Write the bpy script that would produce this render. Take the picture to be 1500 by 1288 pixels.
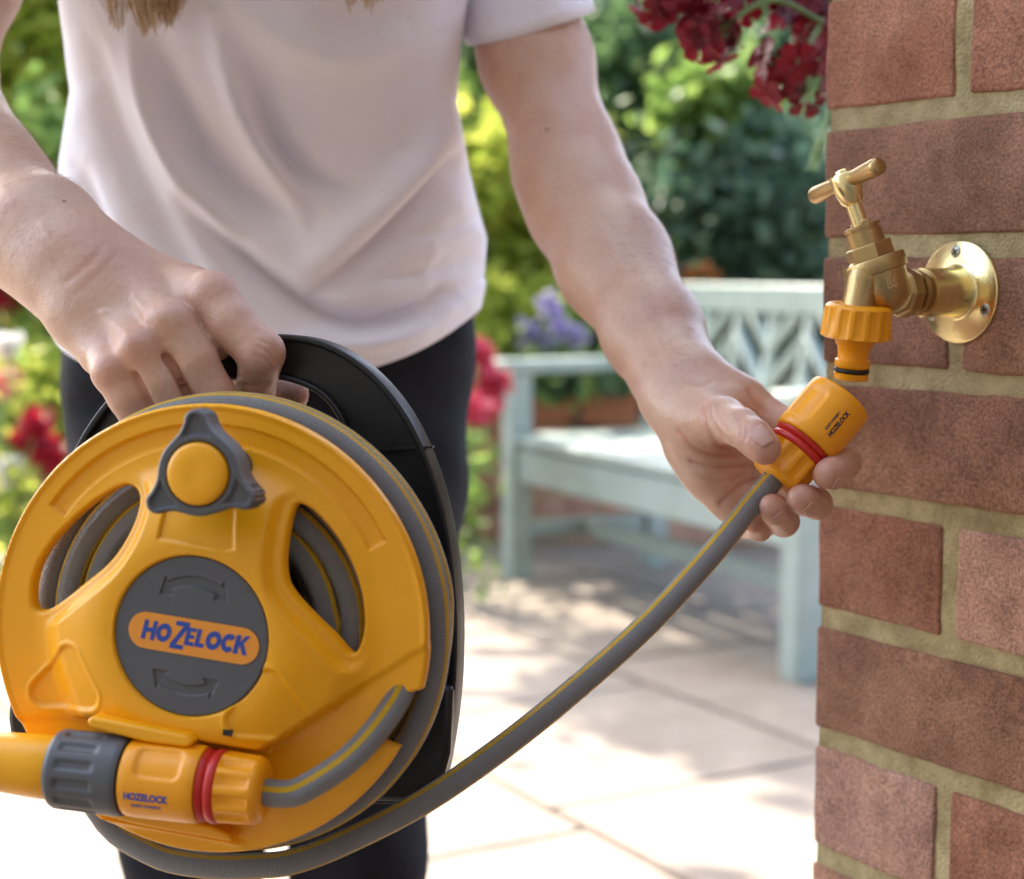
import bpy, bmesh, math, random
import numpy as np
from mathutils import Vector, Matrix
from mathutils import noise as mnoise

for _o in list(bpy.data.objects):
    bpy.data.objects.remove(_o)
random.seed(7)
RNG = np.random.default_rng(7)
sc = bpy.context.scene
COL = sc.collection

# ------------------------------------------------------------------ camera
FPX, CAMZ, PITCH = 2500.0, 0.86, math.radians(5.8)
cam_d = bpy.data.cameras.new('camera')
cam_d.sensor_width = 36.0
cam_d.lens = FPX * 36.0 / 1500.0
cam_d.clip_start, cam_d.clip_end = 0.02, 400.0
cam_d.dof.use_dof = True
cam_d.dof.focus_distance = 0.84
cam_d.dof.aperture_fstop = 6.6
cam_d.dof.aperture_blades = 9
cam = bpy.data.objects.new('camera', cam_d)
COL.objects.link(cam)
cam.location = (0, 0, CAMZ)
cam.rotation_euler = (math.pi / 2 - PITCH, 0, 0)
sc.camera = cam

# ------------------------------------------------------------------ sky, sun, exposure
SUN_EL, SUN_AZ = math.radians(43), math.atan2(-0.52, 0.85)   # sun stands behind the bench, to the left
SUN_DIR = Vector((math.sin(SUN_AZ) * math.cos(SUN_EL), math.cos(SUN_AZ) * math.cos(SUN_EL), math.sin(SUN_EL)))
world = bpy.data.worlds.new('World')
sc.world = world
world.use_nodes = True
wn = world.node_tree
bg = wn.nodes['Background']
sky = wn.nodes.new('ShaderNodeTexSky')
sky.sky_type = 'NISHITA'
sky.sun_disc = False
sky.sun_elevation = SUN_EL
sky.sun_rotation = SUN_AZ
sky.air_density, sky.dust_density, sky.ozone_density = 1.0, 2.5, 0.7
wn.links.new(sky.outputs[0], bg.inputs[0])
bg.inputs[1].default_value = 0.15
sun_d = bpy.data.lights.new('sun', 'SUN')
sun_d.energy, sun_d.angle, sun_d.color = 2.5, math.radians(0.6), (1.0, 0.93, 0.82)
sun = bpy.data.objects.new('sun', sun_d)
COL.objects.link(sun)
sun.rotation_euler = (-SUN_DIR).to_track_quat('-Z', 'Y').to_euler()
sc.view_settings.view_transform = 'Standard'
sc.view_settings.look = 'None'
sc.view_settings.gamma = 1.0
sc.view_settings.exposure = 2.6
sc.view_settings.use_white_balance = True
sc.view_settings.white_balance_temperature = 6700
sc.view_settings.white_balance_tint = 8
sc.cycles.use_denoising = True
sc.cycles.max_bounces = 8
sc.cycles.sample_clamp_indirect = 6.0

# ------------------------------------------------------------------ helpers
CP, SP = math.cos(PITCH), math.sin(PITCH)
C0 = np.array([0, 0, CAMZ])
RT, UP, FW = np.array([1.0, 0, 0]), np.array([0, SP, CP]), np.array([0, CP, -SP])


def P(x, y, d):
    """world point seen at photo position (x, y), d metres along the view axis"""
    return C0 + FW * d + RT * ((x - 750) / FPX * d) + UP * ((644 - y) / FPX * d)


def G(x, y, z=0.0):
    """world point on the horizontal plane z"""
    r = FW + RT * ((x - 750) / FPX) + UP * ((644 - y) / FPX)
    return C0 + r * ((z - CAMZ) / r[2])


def unit(a):
    a = np.asarray(a, float)
    return a / np.linalg.norm(a)


def frame(axis, hint=(0, 0, 1)):
    a = unit(axis)
    h = np.asarray(hint, float)
    if abs(np.dot(a, unit(h))) > 0.98:
        h = np.array([1.0, 0.1, 0])
    e1 = unit(np.cross(h, a))
    return e1, np.cross(a, e1), a


class MB:
    """collects geometry for one mesh object; S scales the sizes given to the shape calls"""
    S = 1.0

    def __init__(s):
        s.v, s.f, s.uv = [], [], []

    def add(s, vs, fs, uvs=None):
        b = len(s.v)
        s.v.extend([tuple(map(float, q)) for q in vs])
        for k, f in enumerate(fs):
            s.f.append(tuple(i + b for i in f))
            s.uv.append(uvs[k] if uvs else None)

    def box(s, c, half, ax=None):
        ax = ax if ax is not None else ((1, 0, 0), (0, 1, 0), (0, 0, 1))
        a = [np.asarray(q, float) * h * s.S for q, h in zip(ax, half)]
        c = np.asarray(c, float)
        vs = [c + a[0] * i + a[1] * j + a[2] * k for i in (-1, 1) for j in (-1, 1) for k in (-1, 1)]
        s.add(vs, [(0, 1, 3, 2), (4, 6, 7, 5), (0, 4, 5, 1), (2, 3, 7, 6), (0, 2, 6, 4), (1, 5, 7, 3)])

    def bar(s, p, q, w, t, up=(0, 0, 1)):
        p, q = np.asarray(p, float), np.asarray(q, float)
        e1, e2, a = frame(q - p, up)
        s.box((p + q) / 2, (w / 2, t / 2, np.linalg.norm(q - p) / 2 / s.S), (e1, e2, a))

    def lathe(s, o, axis, prof, seg=48, hint=(0, 0, 1), rf=None, cap=True):
        e1, e2, a = frame(axis, hint)
        o = np.asarray(o, float)
        vs, fs = [], []
        n = len(prof)
        for i, (t, r) in enumerate(prof):
            for k in range(seg):
                th = 2 * math.pi * k / seg
                rr = r if rf is None else rf(th, i, t, r)
                vs.append(o + (a * t + (e1 * math.cos(th) + e2 * math.sin(th)) * rr) * s.S)
        for i in range(n - 1):
            for k in range(seg):
                k2 = (k + 1) % seg
                fs.append((i * seg + k, i * seg + k2, (i + 1) * seg + k2, (i + 1) * seg + k))
        if cap:
            fs.append(tuple(range(seg - 1, -1, -1)))
            fs.append(tuple((n - 1) * seg + k for k in range(seg)))
        s.add(vs, fs)

    def tube(s, pts, rad, seg=12, cap=True, twist=0.0, uv=False, hint=(0, 0, 1)):
        pts = np.asarray(pts, float)
        n = len(pts)
        rad = np.full(n, rad) if np.isscalar(rad) else np.asarray(rad, float)
        tg = np.gradient(pts, axis=0)
        tg /= np.linalg.norm(tg, axis=1)[:, None] + 1e-12
        e1, _, _ = frame(tg[0], hint)
        vs, fs, us = [], [], []
        L = np.concatenate([[0], np.cumsum(np.linalg.norm(np.diff(pts, axis=0), axis=1))])
        for i in range(n):
            e1 = unit(e1 - tg[i] * np.dot(e1, tg[i]))
            e2 = np.cross(tg[i], e1)
            for k in range(seg):
                th = 2 * math.pi * k / seg + twist * L[i]
                vs.append(pts[i] + (e1 * math.cos(th) + e2 * math.sin(th)) * rad[i] * s.S)
        for i in range(n - 1):
            for k in range(seg):
                k2 = (k + 1) % seg
                fs.append((i * seg + k, i * seg + k2, (i + 1) * seg + k2, (i + 1) * seg + k))
                if uv:
                    us.append(((k / seg, L[i]), ((k + 1) / seg, L[i]), ((k + 1) / seg, L[i + 1]), (k / seg, L[i + 1])))
        if cap:
            fs.append(tuple(range(seg - 1, -1, -1)))
            fs.append(tuple((n - 1) * seg + k for k in range(seg)))
            if uv:
                us.append(tuple((0, 0) for _ in range(seg)))
                us.append(tuple((0, 0) for _ in range(seg)))
        s.add(vs, fs, us if uv else None)

    def prism(s, poly, fr, h0, h1):
        """poly: 2-D outline; fr = (origin, u, v, n)"""
        o, u, v, n = [np.asarray(q, float) for q in fr]
        m = len(poly)
        vs = [o + (u * a + v * b + n * h0) * s.S for a, b in poly] + [o + (u * a + v * b + n * h1) * s.S for a, b in poly]
        fs = [(i, (i + 1) % m, m + (i + 1) % m, m + i) for i in range(m)]
        fs += [tuple(range(m - 1, -1, -1)), tuple(range(m, 2 * m))]
        s.add(vs, fs)


def mesh_of(name, mb, smooth=35, origin=(0, 0, 0)):
    me = bpy.data.meshes.new(name)
    o = np.asarray(origin, float)
    me.from_pydata([tuple(np.asarray(q) - o) for q in mb.v], [], mb.f)
    if any(u is not None for u in mb.uv):
        lay = me.uv_layers.new(name='UVMap')
        fl = []
        for f, u in zip(mb.f, mb.uv):
            fl.extend(u if u is not None else [(0, 0)] * len(f))
        lay.data.foreach_set('uv', np.array(fl, dtype=np.float32).ravel())
    me.validate()
    if smooth:
        me.polygons.foreach_set('use_smooth', [True] * len(me.polygons))
        if smooth < 180:
            me.set_sharp_from_angle(angle=math.radians(smooth))
    return me


def np_mesh(name, verts, faces, smooth=True, origin=(0, 0, 0)):
    """verts (N,3), faces (M,k) arrays"""
    me = bpy.data.meshes.new(name)
    verts = np.asarray(verts, np.float32) - np.asarray(origin, np.float32)
    faces = np.asarray(faces, np.int32)
    m, k = faces.shape
    me.vertices.add(len(verts))
    me.vertices.foreach_set('co', verts.ravel())
    me.loops.add(m * k)
    me.loops.foreach_set('vertex_index', faces.ravel())
    me.polygons.add(m)
    me.polygons.foreach_set('loop_start', np.arange(m, dtype=np.int32) * k)
    me.polygons.foreach_set('loop_total', np.full(m, k, np.int32))
    me.polygons.foreach_set('use_smooth', np.full(m, smooth))
    me.update(calc_edges=True)
    return me


def tag(o, label=None, cat=None, group=None, kind=None):
    for k, q in (('label', label), ('category', cat), ('group', group), ('kind', kind)):
        if q:
            o[k] = q
    return o


def thing(name, label, cat, loc=(0, 0, 0), group=None):
    o = bpy.data.objects.new(name, None)
    o.empty_display_size = 0.05
    COL.objects.link(o)
    o.location = tuple(map(float, loc))
    return tag(o, label, cat, group)


def wloc(o):
    p = np.zeros(3)
    while o is not None:
        p = p + np.array(o.location)
        o = o.parent
    return p


def obj(name, geo, m, parent=None, smooth=35, bevel=0.0, loc=None, seg=2):
    """one mesh object. geo (MB or mesh) in world coordinates; a child is stored relative to its parent"""
    base = wloc(parent) if parent is not None else np.zeros(3)
    org = np.asarray(loc, float) if loc is not None else base
    me = mesh_of(name, geo, smooth, org) if isinstance(geo, MB) else geo
    if isinstance(geo, bpy.types.Mesh) and np.any(org != 0):
        co = np.empty(len(me.vertices) * 3, np.float32)
        me.vertices.foreach_get('co', co)
        me.vertices.foreach_set('co', (co.reshape(-1, 3) - org.astype(np.float32)).ravel())
    if m is not None:
        me.materials.append(m)
    o = bpy.data.objects.new(name, me)
    COL.objects.link(o)
    if parent is not None:
        o.parent = parent
    o.location = tuple(org - base)
    if bevel:
        b = o.modifiers.new('bevel', 'BEVEL')
        b.width, b.segments, b.limit_method, b.angle_limit = bevel, seg, 'ANGLE', math.radians(30)
    return o


def text_polys(txt, size=1.0, offset=0.0, shear=0.0, depth=0.0):
    cu = bpy.data.curves.new('t', 'FONT')
    cu.body, cu.size, cu.offset, cu.shear, cu.extrude = txt, size, offset, shear, depth
    cu.align_x = 'LEFT'
    cu.resolution_u = 4
    o = bpy.data.objects.new('t', cu)
    COL.objects.link(o)
    dg = bpy.context.evaluated_depsgraph_get()
    dg.update()
    me = bpy.data.meshes.new_from_object(o.evaluated_get(dg))
    vs = np.array([v.co[:] for v in me.vertices])
    fs = [tuple(p.vertices) for p in me.polygons]
    bpy.data.objects.remove(o)
    bpy.data.curves.remove(cu)
    bpy.data.meshes.remove(me)
    return vs, fs


def catmull(pts, n=12, closed=False):
    pts = np.asarray(pts, float)
    m = len(pts)
    out = []
    rng = range(m) if closed else range(m - 1)
    for i in rng:
        if closed:
            p0, p1, p2, p3 = pts[(i - 1) % m], pts[i], pts[(i + 1) % m], pts[(i + 2) % m]
        else:
            p1, p2 = pts[i], pts[i + 1]
            p0 = pts[i - 1] if i > 0 else 2 * p1 - p2
            p3 = pts[i + 2] if i + 2 < m else 2 * p2 - p1
        for t in np.arange(n) / n:
            out.append(0.5 * ((2 * p1) + (-p0 + p2) * t + (2 * p0 - 5 * p1 + 4 * p2 - p3) * t * t + (-p0 + 3 * p1 - 3 * p2 + p3) * t ** 3))
    if not closed:
        out.append(pts[-1])
    return np.array(out)


# ------------------------------------------------------------------ materials
def mat(name, col, rough=0.5, metal=0.0, var=0.0, scale=20.0, bump=0.0, bscale=200.0, coat=0.0, sss=0.0, col2=None, spec=0.5, rvar=0.0):
    m = bpy.data.materials.new(name)
    m.use_nodes = True
    nt = m.node_tree
    b = nt.nodes['Principled BSDF']
    b.inputs['Base Color'].default_value = (*col, 1)
    b.inputs['Roughness'].default_value = rough
    b.inputs['Metallic'].default_value = metal
    b.inputs['Specular IOR Level'].default_value = spec
    if coat:
        b.inputs['Coat Weight'].default_value = coat
        b.inputs['Coat Roughness'].default_value = 0.15
    if sss:
        b.inputs['Subsurface Weight'].default_value = sss
        b.inputs['Subsurface Radius'].default_value = (1.0, 0.35, 0.2)
        b.inputs['Subsurface Scale'].default_value = 0.006
    tc = nt.nodes.new('ShaderNodeTexCoord')
    if var or col2:
        nz = nt.nodes.new('ShaderNodeTexNoise')
        nz.inputs['Scale'].default_value = scale
        nz.inputs['Detail'].default_value = 5
        nz.inputs['Roughness'].default_value = 0.65
        nt.links.new(tc.outputs['Object'], nz.inputs['Vector'])
        rp = nt.nodes.new('ShaderNodeValToRGB')
        c2 = col2 if col2 else tuple(min(1, c * (1 + var)) for c in col)
        c1 = tuple(c * (1 - var) for c in col)
        rp.color_ramp.elements[0].color, rp.color_ramp.elements[0].position = (*c1, 1), 0.32
        rp.color_ramp.elements[1].color, rp.color_ramp.elements[1].position = (*c2, 1), 0.68
        nt.links.new(nz.outputs['Fac'], rp.inputs['Fac'])
        nt.links.new(rp.outputs['Color'], b.inputs['Base Color'])
    if rvar:
        nz3 = nt.nodes.new('ShaderNodeTexNoise')
        nz3.inputs['Scale'].default_value = scale * 1.7
        nz3.inputs['Detail'].default_value = 4
        nt.links.new(tc.outputs['Object'], nz3.inputs['Vector'])
        mr = nt.nodes.new('ShaderNodeMapRange')
        mr.inputs['From Min'].default_value, mr.inputs['From Max'].default_value = 0.3, 0.7
        mr.inputs['To Min'].default_value, mr.inputs['To Max'].default_value = rough - rvar, rough + rvar
        nt.links.new(nz3.outputs['Fac'], mr.inputs['Value'])
        nt.links.new(mr.outputs[0], b.inputs['Roughness'])
    if bump:
        n2 = nt.nodes.new('ShaderNodeTexNoise')
        n2.inputs['Scale'].default_value = bscale
        n2.inputs['Detail'].default_value = 4
        nt.links.new(tc.outputs['Object'], n2.inputs['Vector'])
        bp = nt.nodes.new('ShaderNodeBump')
        bp.inputs['Strength'].default_value = 1.0
        bp.inputs['Distance'].default_value = bump
        nt.links.new(n2.outputs['Fac'], bp.inputs['Height'])
        nt.links.new(bp.outputs['Normal'], b.inputs['Normal'])
    return m


def nd(m, t):
    return m.node_tree.nodes.new(t)


def leaf_mat(name, c1, c2, trans=0.45, rough=0.45):
    """two-sided leaf or petal: colour varies from leaf to leaf by the 'tint' attribute"""
    m = bpy.data.materials.new(name)
    m.use_nodes = True
    nt = m.node_tree
    b = nt.nodes['Principled BSDF']
    at = nt.nodes.new('ShaderNodeAttribute')
    at.attribute_name = 'tint'
    rp = nt.nodes.new('ShaderNodeValToRGB')
    rp.color_ramp.elements[0].color = (*c1, 1)
    rp.color_ramp.elements[1].color = (*c2, 1)
    nt.links.new(at.outputs['Fac'], rp.inputs['Fac'])
    nt.links.new(rp.outputs['Color'], b.inputs['Base Color'])
    b.inputs['Roughness'].default_value = rough
    tr = nt.nodes.new('ShaderNodeBsdfTranslucent')
    nt.links.new(rp.outputs['Color'], tr.inputs['Color'])
    mx = nt.nodes.new('ShaderNodeMixShader')
    mx.inputs[0].default_value = trans
    nt.links.new(b.outputs[0], mx.inputs[1])
    nt.links.new(tr.outputs[0], mx.inputs[2])
    nt.links.new(mx.outputs[0], nt.nodes['Material Output'].inputs[0])
    return m
# ================================================================== the setting
def jitter_box(L, W, H, r, amp, seed, n=(8, 4, 3)):
    """worn brick: a rounded box with uneven faces"""
    bm = bmesh.new()
    bmesh.ops.create_cube(bm, size=1.0)
    for v in bm.verts:
        v.co = Vector((v.co.x * L, v.co.y * W, v.co.z * H))
    bmesh.ops.bevel(bm, geom=bm.edges[:], offset=r, segments=2, profile=0.6, affect='EDGES')
    for k in range(2):
        long = [e for e in bm.edges if e.calc_length() > (0.03 if k else 0.05)]
        bmesh.ops.subdivide_edges(bm, edges=long, cuts=2, use_grid_fill=True)
    off = Vector((seed * 3.7, seed * 1.3, seed * 7.1))
    for v in bm.verts:
        q = v.co
        d = Vector((mnoise.noise(q * 60 + off), mnoise.noise(q * 60 + off + Vector((9, 0, 0))), mnoise.noise(q * 60 + off + Vector((0, 9, 0)))))
        d2 = Vector((mnoise.noise(q * 200 + off), mnoise.noise(q * 200 - off), mnoise.noise(q * 200 + off * 2)))
        v.co = q + d * amp + d2 * amp * 0.45
    me = bpy.data.meshes.new('brick')
    bm.to_mesh(me)
    bm.free()
    me.polygons.foreach_set('use_smooth', [True] * len(me.polygons))
    return me


def brick_mat(name, c1, c2, speck=(0.36, 0.25, 0.19)):
    m = mat(name, c1, rough=0.92, spec=0.2)
    nt = m.node_tree
    b = nt.nodes['Principled BSDF']
    tc = nd(m, 'ShaderNodeTexCoord')
    oi = nd(m, 'ShaderNodeObjectInfo')
    ad = nd(m, 'ShaderNodeVectorMath')
    ad.operation = 'ADD'
    nt.links.new(tc.outputs['Object'], ad.inputs[0])
    sc_ = nd(m, 'ShaderNodeVectorMath')
    sc_.operation = 'SCALE'
    sc_.inputs[0].default_value = (7, 5, 3)
    nt.links.new(oi.outputs['Random'], sc_.inputs['Scale'])
    nt.links.new(sc_.outputs[0], ad.inputs[1])
    big = nd(m, 'ShaderNodeTexNoise')
    big.inputs['Scale'].default_value, big.inputs['Detail'].default_value = 16, 5
    nt.links.new(ad.outputs[0], big.inputs['Vector'])
    rp = nd(m, 'ShaderNodeValToRGB')
    rp.color_ramp.elements[0].color, rp.color_ramp.elements[0].position = (*c1, 1), 0.35
    rp.color_ramp.elements[1].color, rp.color_ramp.elements[1].position = (*c2, 1), 0.68
    nt.links.new(big.outputs['Fac'], rp.inputs['Fac'])
    fine = nd(m, 'ShaderNodeTexNoise')
    fine.inputs['Scale'].default_value, fine.inputs['Detail'].default_value = 620, 6
    nt.links.new(ad.outputs[0], fine.inputs['Vector'])
    fr = nd(m, 'ShaderNodeValToRGB')
    fr.color_ramp.elements[0].position, fr.color_ramp.elements[1].position = 0.34, 0.66
    fr.color_ramp.elements[0].color, fr.color_ramp.elements[1].color = (0.66, 0.64, 0.64, 1), (1.50, 1.47, 1.40, 1)
    nt.links.new(fine.outputs['Fac'], fr.inputs['Fac'])
    mu = nd(m, 'ShaderNodeMixRGB')
    mu.blend_type, mu.inputs[0].default_value = 'MULTIPLY', 0.9
    nt.links.new(rp.outputs[0], mu.inputs[1])
    nt.links.new(fr.outputs[0], mu.inputs[2])
    vo = nd(m, 'ShaderNodeTexVoronoi')
    vo.inputs['Scale'].default_value = 190
    nt.links.new(ad.outputs[0], vo.inputs['Vector'])
    sp = nd(m, 'ShaderNodeMath')
    sp.operation, sp.inputs[1].default_value = 'LESS_THAN', 0.12
    nt.links.new(vo.outputs['Distance'], sp.inputs[0])
    m2 = nd(m, 'ShaderNodeMixRGB')
    nt.links.new(sp.outputs[0], m2.inputs[0])
    nt.links.new(mu.outputs[0], m2.inputs[1])
    m2.inputs[2].default_value = (*speck, 1)
    # weathering: darker burnt patches and pale bloom of their own shape
    pat = nd(m, 'ShaderNodeTexNoise')
    pat.inputs['Scale'].default_value, pat.inputs['Detail'].default_value = 34, 6
    pat.inputs['Roughness'].default_value = 0.7
    nt.links.new(ad.outputs[0], pat.inputs['Vector'])
    pr_ = nd(m, 'ShaderNodeValToRGB')
    pr_.color_ramp.elements[0].position, pr_.color_ramp.elements[1].position = 0.34, 0.70
    pr_.color_ramp.elements[0].color, pr_.color_ramp.elements[1].color = (0.74, 0.70, 0.70, 1), (1.25, 1.23, 1.22, 1)
    nt.links.new(pat.outputs['Fac'], pr_.inputs[0])
    m3 = nd(m, 'ShaderNodeMixRGB')
    m3.blend_type, m3.inputs[0].default_value = 'MULTIPLY', 0.9
    nt.links.new(m2.outputs[0], m3.inputs[1])
    nt.links.new(pr_.outputs[0], m3.inputs[2])
    m2 = m3
    # each brick a little different in tone
    hs = nd(m, 'ShaderNodeHueSaturation')
    mr = nd(m, 'ShaderNodeMapRange')
    mr.inputs['To Min'].default_value, mr.inputs['To Max'].default_value = 0.82, 1.18
    nt.links.new(oi.outputs['Random'], mr.inputs['Value'])
    nt.links.new(mr.outputs[0], hs.inputs['Value'])
    nt.links.new(m2.outputs[0], hs.inputs['Color'])
    nt.links.new(hs.outputs[0], b.inputs['Base Color'])
    b1 = nd(m, 'ShaderNodeBump')
    b1.inputs['Distance'].default_value = 0.0011
    nt.links.new(fine.outputs['Fac'], b1.inputs['Height'])
    md = nd(m, 'ShaderNodeTexNoise')
    md.inputs['Scale'].default_value, md.inputs['Detail'].default_value = 90, 4
    nt.links.new(ad.outputs[0], md.inputs['Vector'])
    b2 = nd(m, 'ShaderNodeBump')
    b2.inputs['Distance'].default_value = 0.0014
    nt.links.new(md.outputs['Fac'], b2.inputs['Height'])
    nt.links.new(b1.outputs[0], b2.inputs['Normal'])
    nt.links.new(b2.outputs[0], b.inputs['Normal'])
    return m


M_BRICK = [brick_mat('brick_red', (0.31, 0.135, 0.088), (0.44, 0.22, 0.15)),
           brick_mat('brick_brown', (0.215, 0.110, 0.074), (0.355, 0.195, 0.132), (0.32, 0.22, 0.17)),
           brick_mat('brick_pink', (0.38, 0.21, 0.16), (0.49, 0.30, 0.235))]
M_MORTAR = mat('mortar', (0.41, 0.315, 0.155), rough=0.95, var=0.2, scale=38, bump=0.0028, bscale=480, col2=(0.62, 0.50, 0.28), spec=0.2)

# ---- open ground and patio
M_SOIL = mat('soil_and_grass', (0.06, 0.055, 0.025), rough=1.0, var=0.4, scale=3, bump=0.02, bscale=30)
g = MB()
g.add([(-200, -60, -0.05), (200, -60, -0.05), (200, 300, -0.05), (-200, 300, -0.05)], [(0, 1, 2, 3)])
tag(obj('ground', g, M_SOIL), 'soil and lawn beyond the patio', None, None, 'structure')

ex = np.array([0.50, -0.866, 0.0])
ey = np.array([0.866, 0.50, 0.0])
PAT0 = np.array([0.2, 2.4, 0])
M_SLAB = []
for i, (a, b_) in enumerate([((0.255, 0.203, 0.163), (0.34, 0.278, 0.231)), ((0.268, 0.215, 0.175), (0.35, 0.288, 0.243)), ((0.24, 0.193, 0.156), (0.32, 0.262, 0.218))]):
    M_SLAB.append(mat('sandstone_slab', a, rough=0.85, var=0.1, scale=5 + i, bump=0.003, bscale=40, col2=b_, spec=0.3))
patio = MB()
patio.add([tuple(PAT0 + ex * a + ey * b + np.array([0, 0, -0.012])) for a, b in ((-6, -6), (6, -6), (6, 6), (-6, 6))], [(0, 3, 2, 1)])
M_JOINT = mat('patio_joint', (0.15, 0.12, 0.09), rough=1.0, var=0.3, scale=40, bump=0.004, bscale=200)
patio_o = tag(obj('patio', patio, M_JOINT), 'sandstone paved patio under the bench', None, None, 'structure')
slab_meshes = []
for i in range(4):
    for k, Ls in enumerate((0.60, 0.90)):
        bm = bmesh.new()
        bmesh.ops.create_cube(bm, size=1.0)
        for v in bm.verts:
            v.co = Vector((v.co.x * (Ls - 0.011), v.co.y * 0.589, v.co.z * 0.04 - 0.02))
        bmesh.ops.bevel(bm, geom=bm.edges[:], offset=0.004, segments=2, affect='EDGES')
        me = bpy.data.meshes.new('slab')
        bm.to_mesh(me)
        bm.free()
        me.materials.append(M_SLAB[i % 3])
        slab_meshes.append((Ls, me))
yaw_s = math.atan2(ex[1], ex[0])
for r in range(-9, 9):
    a = -6.0 + random.uniform(0, 0.6)
    while a < 5.5:
        Ls, me = random.choice(slab_meshes)
        p = PAT0 + ex * (a + Ls / 2) + ey * (r * 0.60 + 0.3)
        a += Ls
        vis = p[1] > 0.3 and p[1] < 7.0 and abs(p[0]) < 0.45 * p[1] + 1.3
        if not vis:
            continue
        o = bpy.data.objects.new('paving_slab', me)
        COL.objects.link(o)
        o.parent = patio_o
        o.location = (p[0], p[1], random.uniform(-0.001, 0.002))
        o.rotation_euler = (random.uniform(-.003, .003), random.uniform(-.003, .003), yaw_s)

# ---- brick pillar wall that carries the tap
WA = math.radians(32)
WD = np.array([math.sin(WA), -math.cos(WA), 0.0])      # along the tap face, towards the camera
WN = np.array([-math.cos(WA), -math.sin(WA), 0.0])     # outward normal of the tap face
WZ = np.array([0, 0, 1.0])
_c = P(1203, 540, 1.04)
WC = np.array([_c[0], _c[1], 0.0])                     # foot of the corner edge
COURSE, BH, BL, BW, MJ = 0.0755, 0.0630, 0.2135, 0.1010, 0.0125
ZC0 = P(1203, 727, 1.04)[2]                            # a bed joint seen on the corner
z_off = ZC0 % COURSE
pillar = thing('brick_pillar', 'brick wall end with sandy mortar that carries the brass tap', 'brick wall', WC)
hi, lo = [], []
for i in range(6):
    hi.append((jitter_box(BL, BW, BH, 0.0022, 0.0012, i + 1), jitter_box(BW, BW, BH, 0.0022, 0.0012, i + 11)))
NB = 4
WTHK = 0.215 + 0.1025 + MJ
rows = range(-1, 21)
random.seed(31)
jrow = round((ZC0 - z_off) / COURSE)
# tone of the corner bricks in view, from course above the joint downwards
tone_at = {0: [1, 1], 1: [1, 1, 1], 2: [1, 1], 3: [0, 0, 2], -1: [0, 2, 0], -2: [1, 1], -3: [2, 0, 0], 4: [1, 1], -4: [1, 1]}
mesh_mat = {}


def put_brick(c, yaw, half, tone):
    key = (random.randrange(6), half, tone)
    if key not in mesh_mat:
        me = hi[key[0]][1 if half else 0].copy()
        me.materials.clear()
        me.materials.append(M_BRICK[tone])
        mesh_mat[key] = me
    o = bpy.data.objects.new('brick', mesh_mat[key])
    COL.objects.link(o)
    o.parent = pillar
    o.location = tuple(c - WC)
    o.rotation_euler = (random.uniform(-.006, .006), random.uniform(-.006, .006), yaw + random.choice((0, math.pi)) + random.uniform(-.004, .004))


yaw_w = math.atan2(WD[1], WD[0])
for r in rows:
    zc = z_off + r * COURSE + MJ / 2 + BH / 2 + 0.0
    rel = r - jrow
    odd = rel % 2 == 1
    x = 0.0
    tones = tone_at.get(rel, [])
    k = 0
    while x < 0.95:
        half = odd and k == 0
        Lb = BW if half else BL
        tone = tones[k] if k < len(tones) else random.choice((0, 1, 1, 2))
        c = WC + WD * (x + Lb / 2) - WN * (BW / 2) + WZ * zc
        put_brick(c, yaw_w, half, tone)
        x += Lb + MJ
        k += 1
    # return face at the corner (faces away from the camera): bricks laid the other way
    y = BW + MJ
    if not odd:
        put_brick(WC + WD * BW / 2 - WN * (y + BW / 2) + WZ * zc, yaw_w, True, random.choice((0, 1, 2)))
    else:
        put_brick(WC + WD * BW / 2 - WN * (y + BW / 2) + WZ * zc, yaw_w, True, random.choice((0, 1, 2)))
ztop = z_off + 21 * COURSE
mo = MB()
ins = 0.0021
nx, nz = 130, 200
gv, gf = [], []
for i in range(nx + 1):
    for j in range(nz + 1):
        a, z = ins + (0.97 - ins) * i / nx, -0.05 + (ztop + 0.05) * j / nz
        q = WC + WD * a - WN * ins + WZ * z
        d = mnoise.noise(Vector(q) * 45) * 0.0011 + mnoise.noise(Vector(q) * 160) * 0.0008
        gv.append(q + WN * d)
for i in range(nx):
    for j in range(nz):
        gf.append((i * (nz + 1) + j, (i + 1) * (nz + 1) + j, (i + 1) * (nz + 1) + j + 1, i * (nz + 1) + j + 1))
mo.add(gv, gf)
mc = WC + WD * ((0.97 + ins) / 2) - WN * (WTHK * 0.33 + 0.006)
mo.box(mc + WZ * (ztop - 0.05) / 2, ((0.97 - ins) / 2, WTHK * 0.33, (ztop + 0.05) / 2), (WD, WN, WZ))
obj('mortar', mo, M_MORTAR, pillar, smooth=40)

# ---- low brick wall behind the bench
LW0, LW1 = np.array([-3.2, 5.62, 0]), np.array([2.6, 4.98, 0])
lwd = unit(LW1 - LW0)
lwn = np.array([lwd[1], -lwd[0], 0])
lowwall = thing('garden_wall', 'low brick retaining wall running behind the pale green bench', 'garden wall', LW0)
lm = [jitter_box(BL, BW, BH, 0.004, 0.0016, 50 + i, ) for i in range(3)]
lwm = []
for me in lm:
    for mm in M_BRICK:
        q = me.copy()
        q.materials.clear()
        q.materials.append(mm)
        lwm.append(q)
Lw = np.linalg.norm(LW1 - LW0)
for r in range(5):
    x = -0.11 if r % 2 else 0.0
    while x < Lw - 0.1:
        c = LW0 + lwd * (x + BL / 2) + WZ * (r * COURSE + BH / 2 + 0.008) - lwn * BW / 2
        o = bpy.data.objects.new('brick', random.choice(lwm))
        COL.objects.link(o)
        o.parent = lowwall
        o.location = tuple(c - LW0)
        o.rotation_euler = (0, 0, math.atan2(lwd[1], lwd[0]) + random.choice((0, math.pi)))
        x += BL + MJ
lmo = MB()
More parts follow.
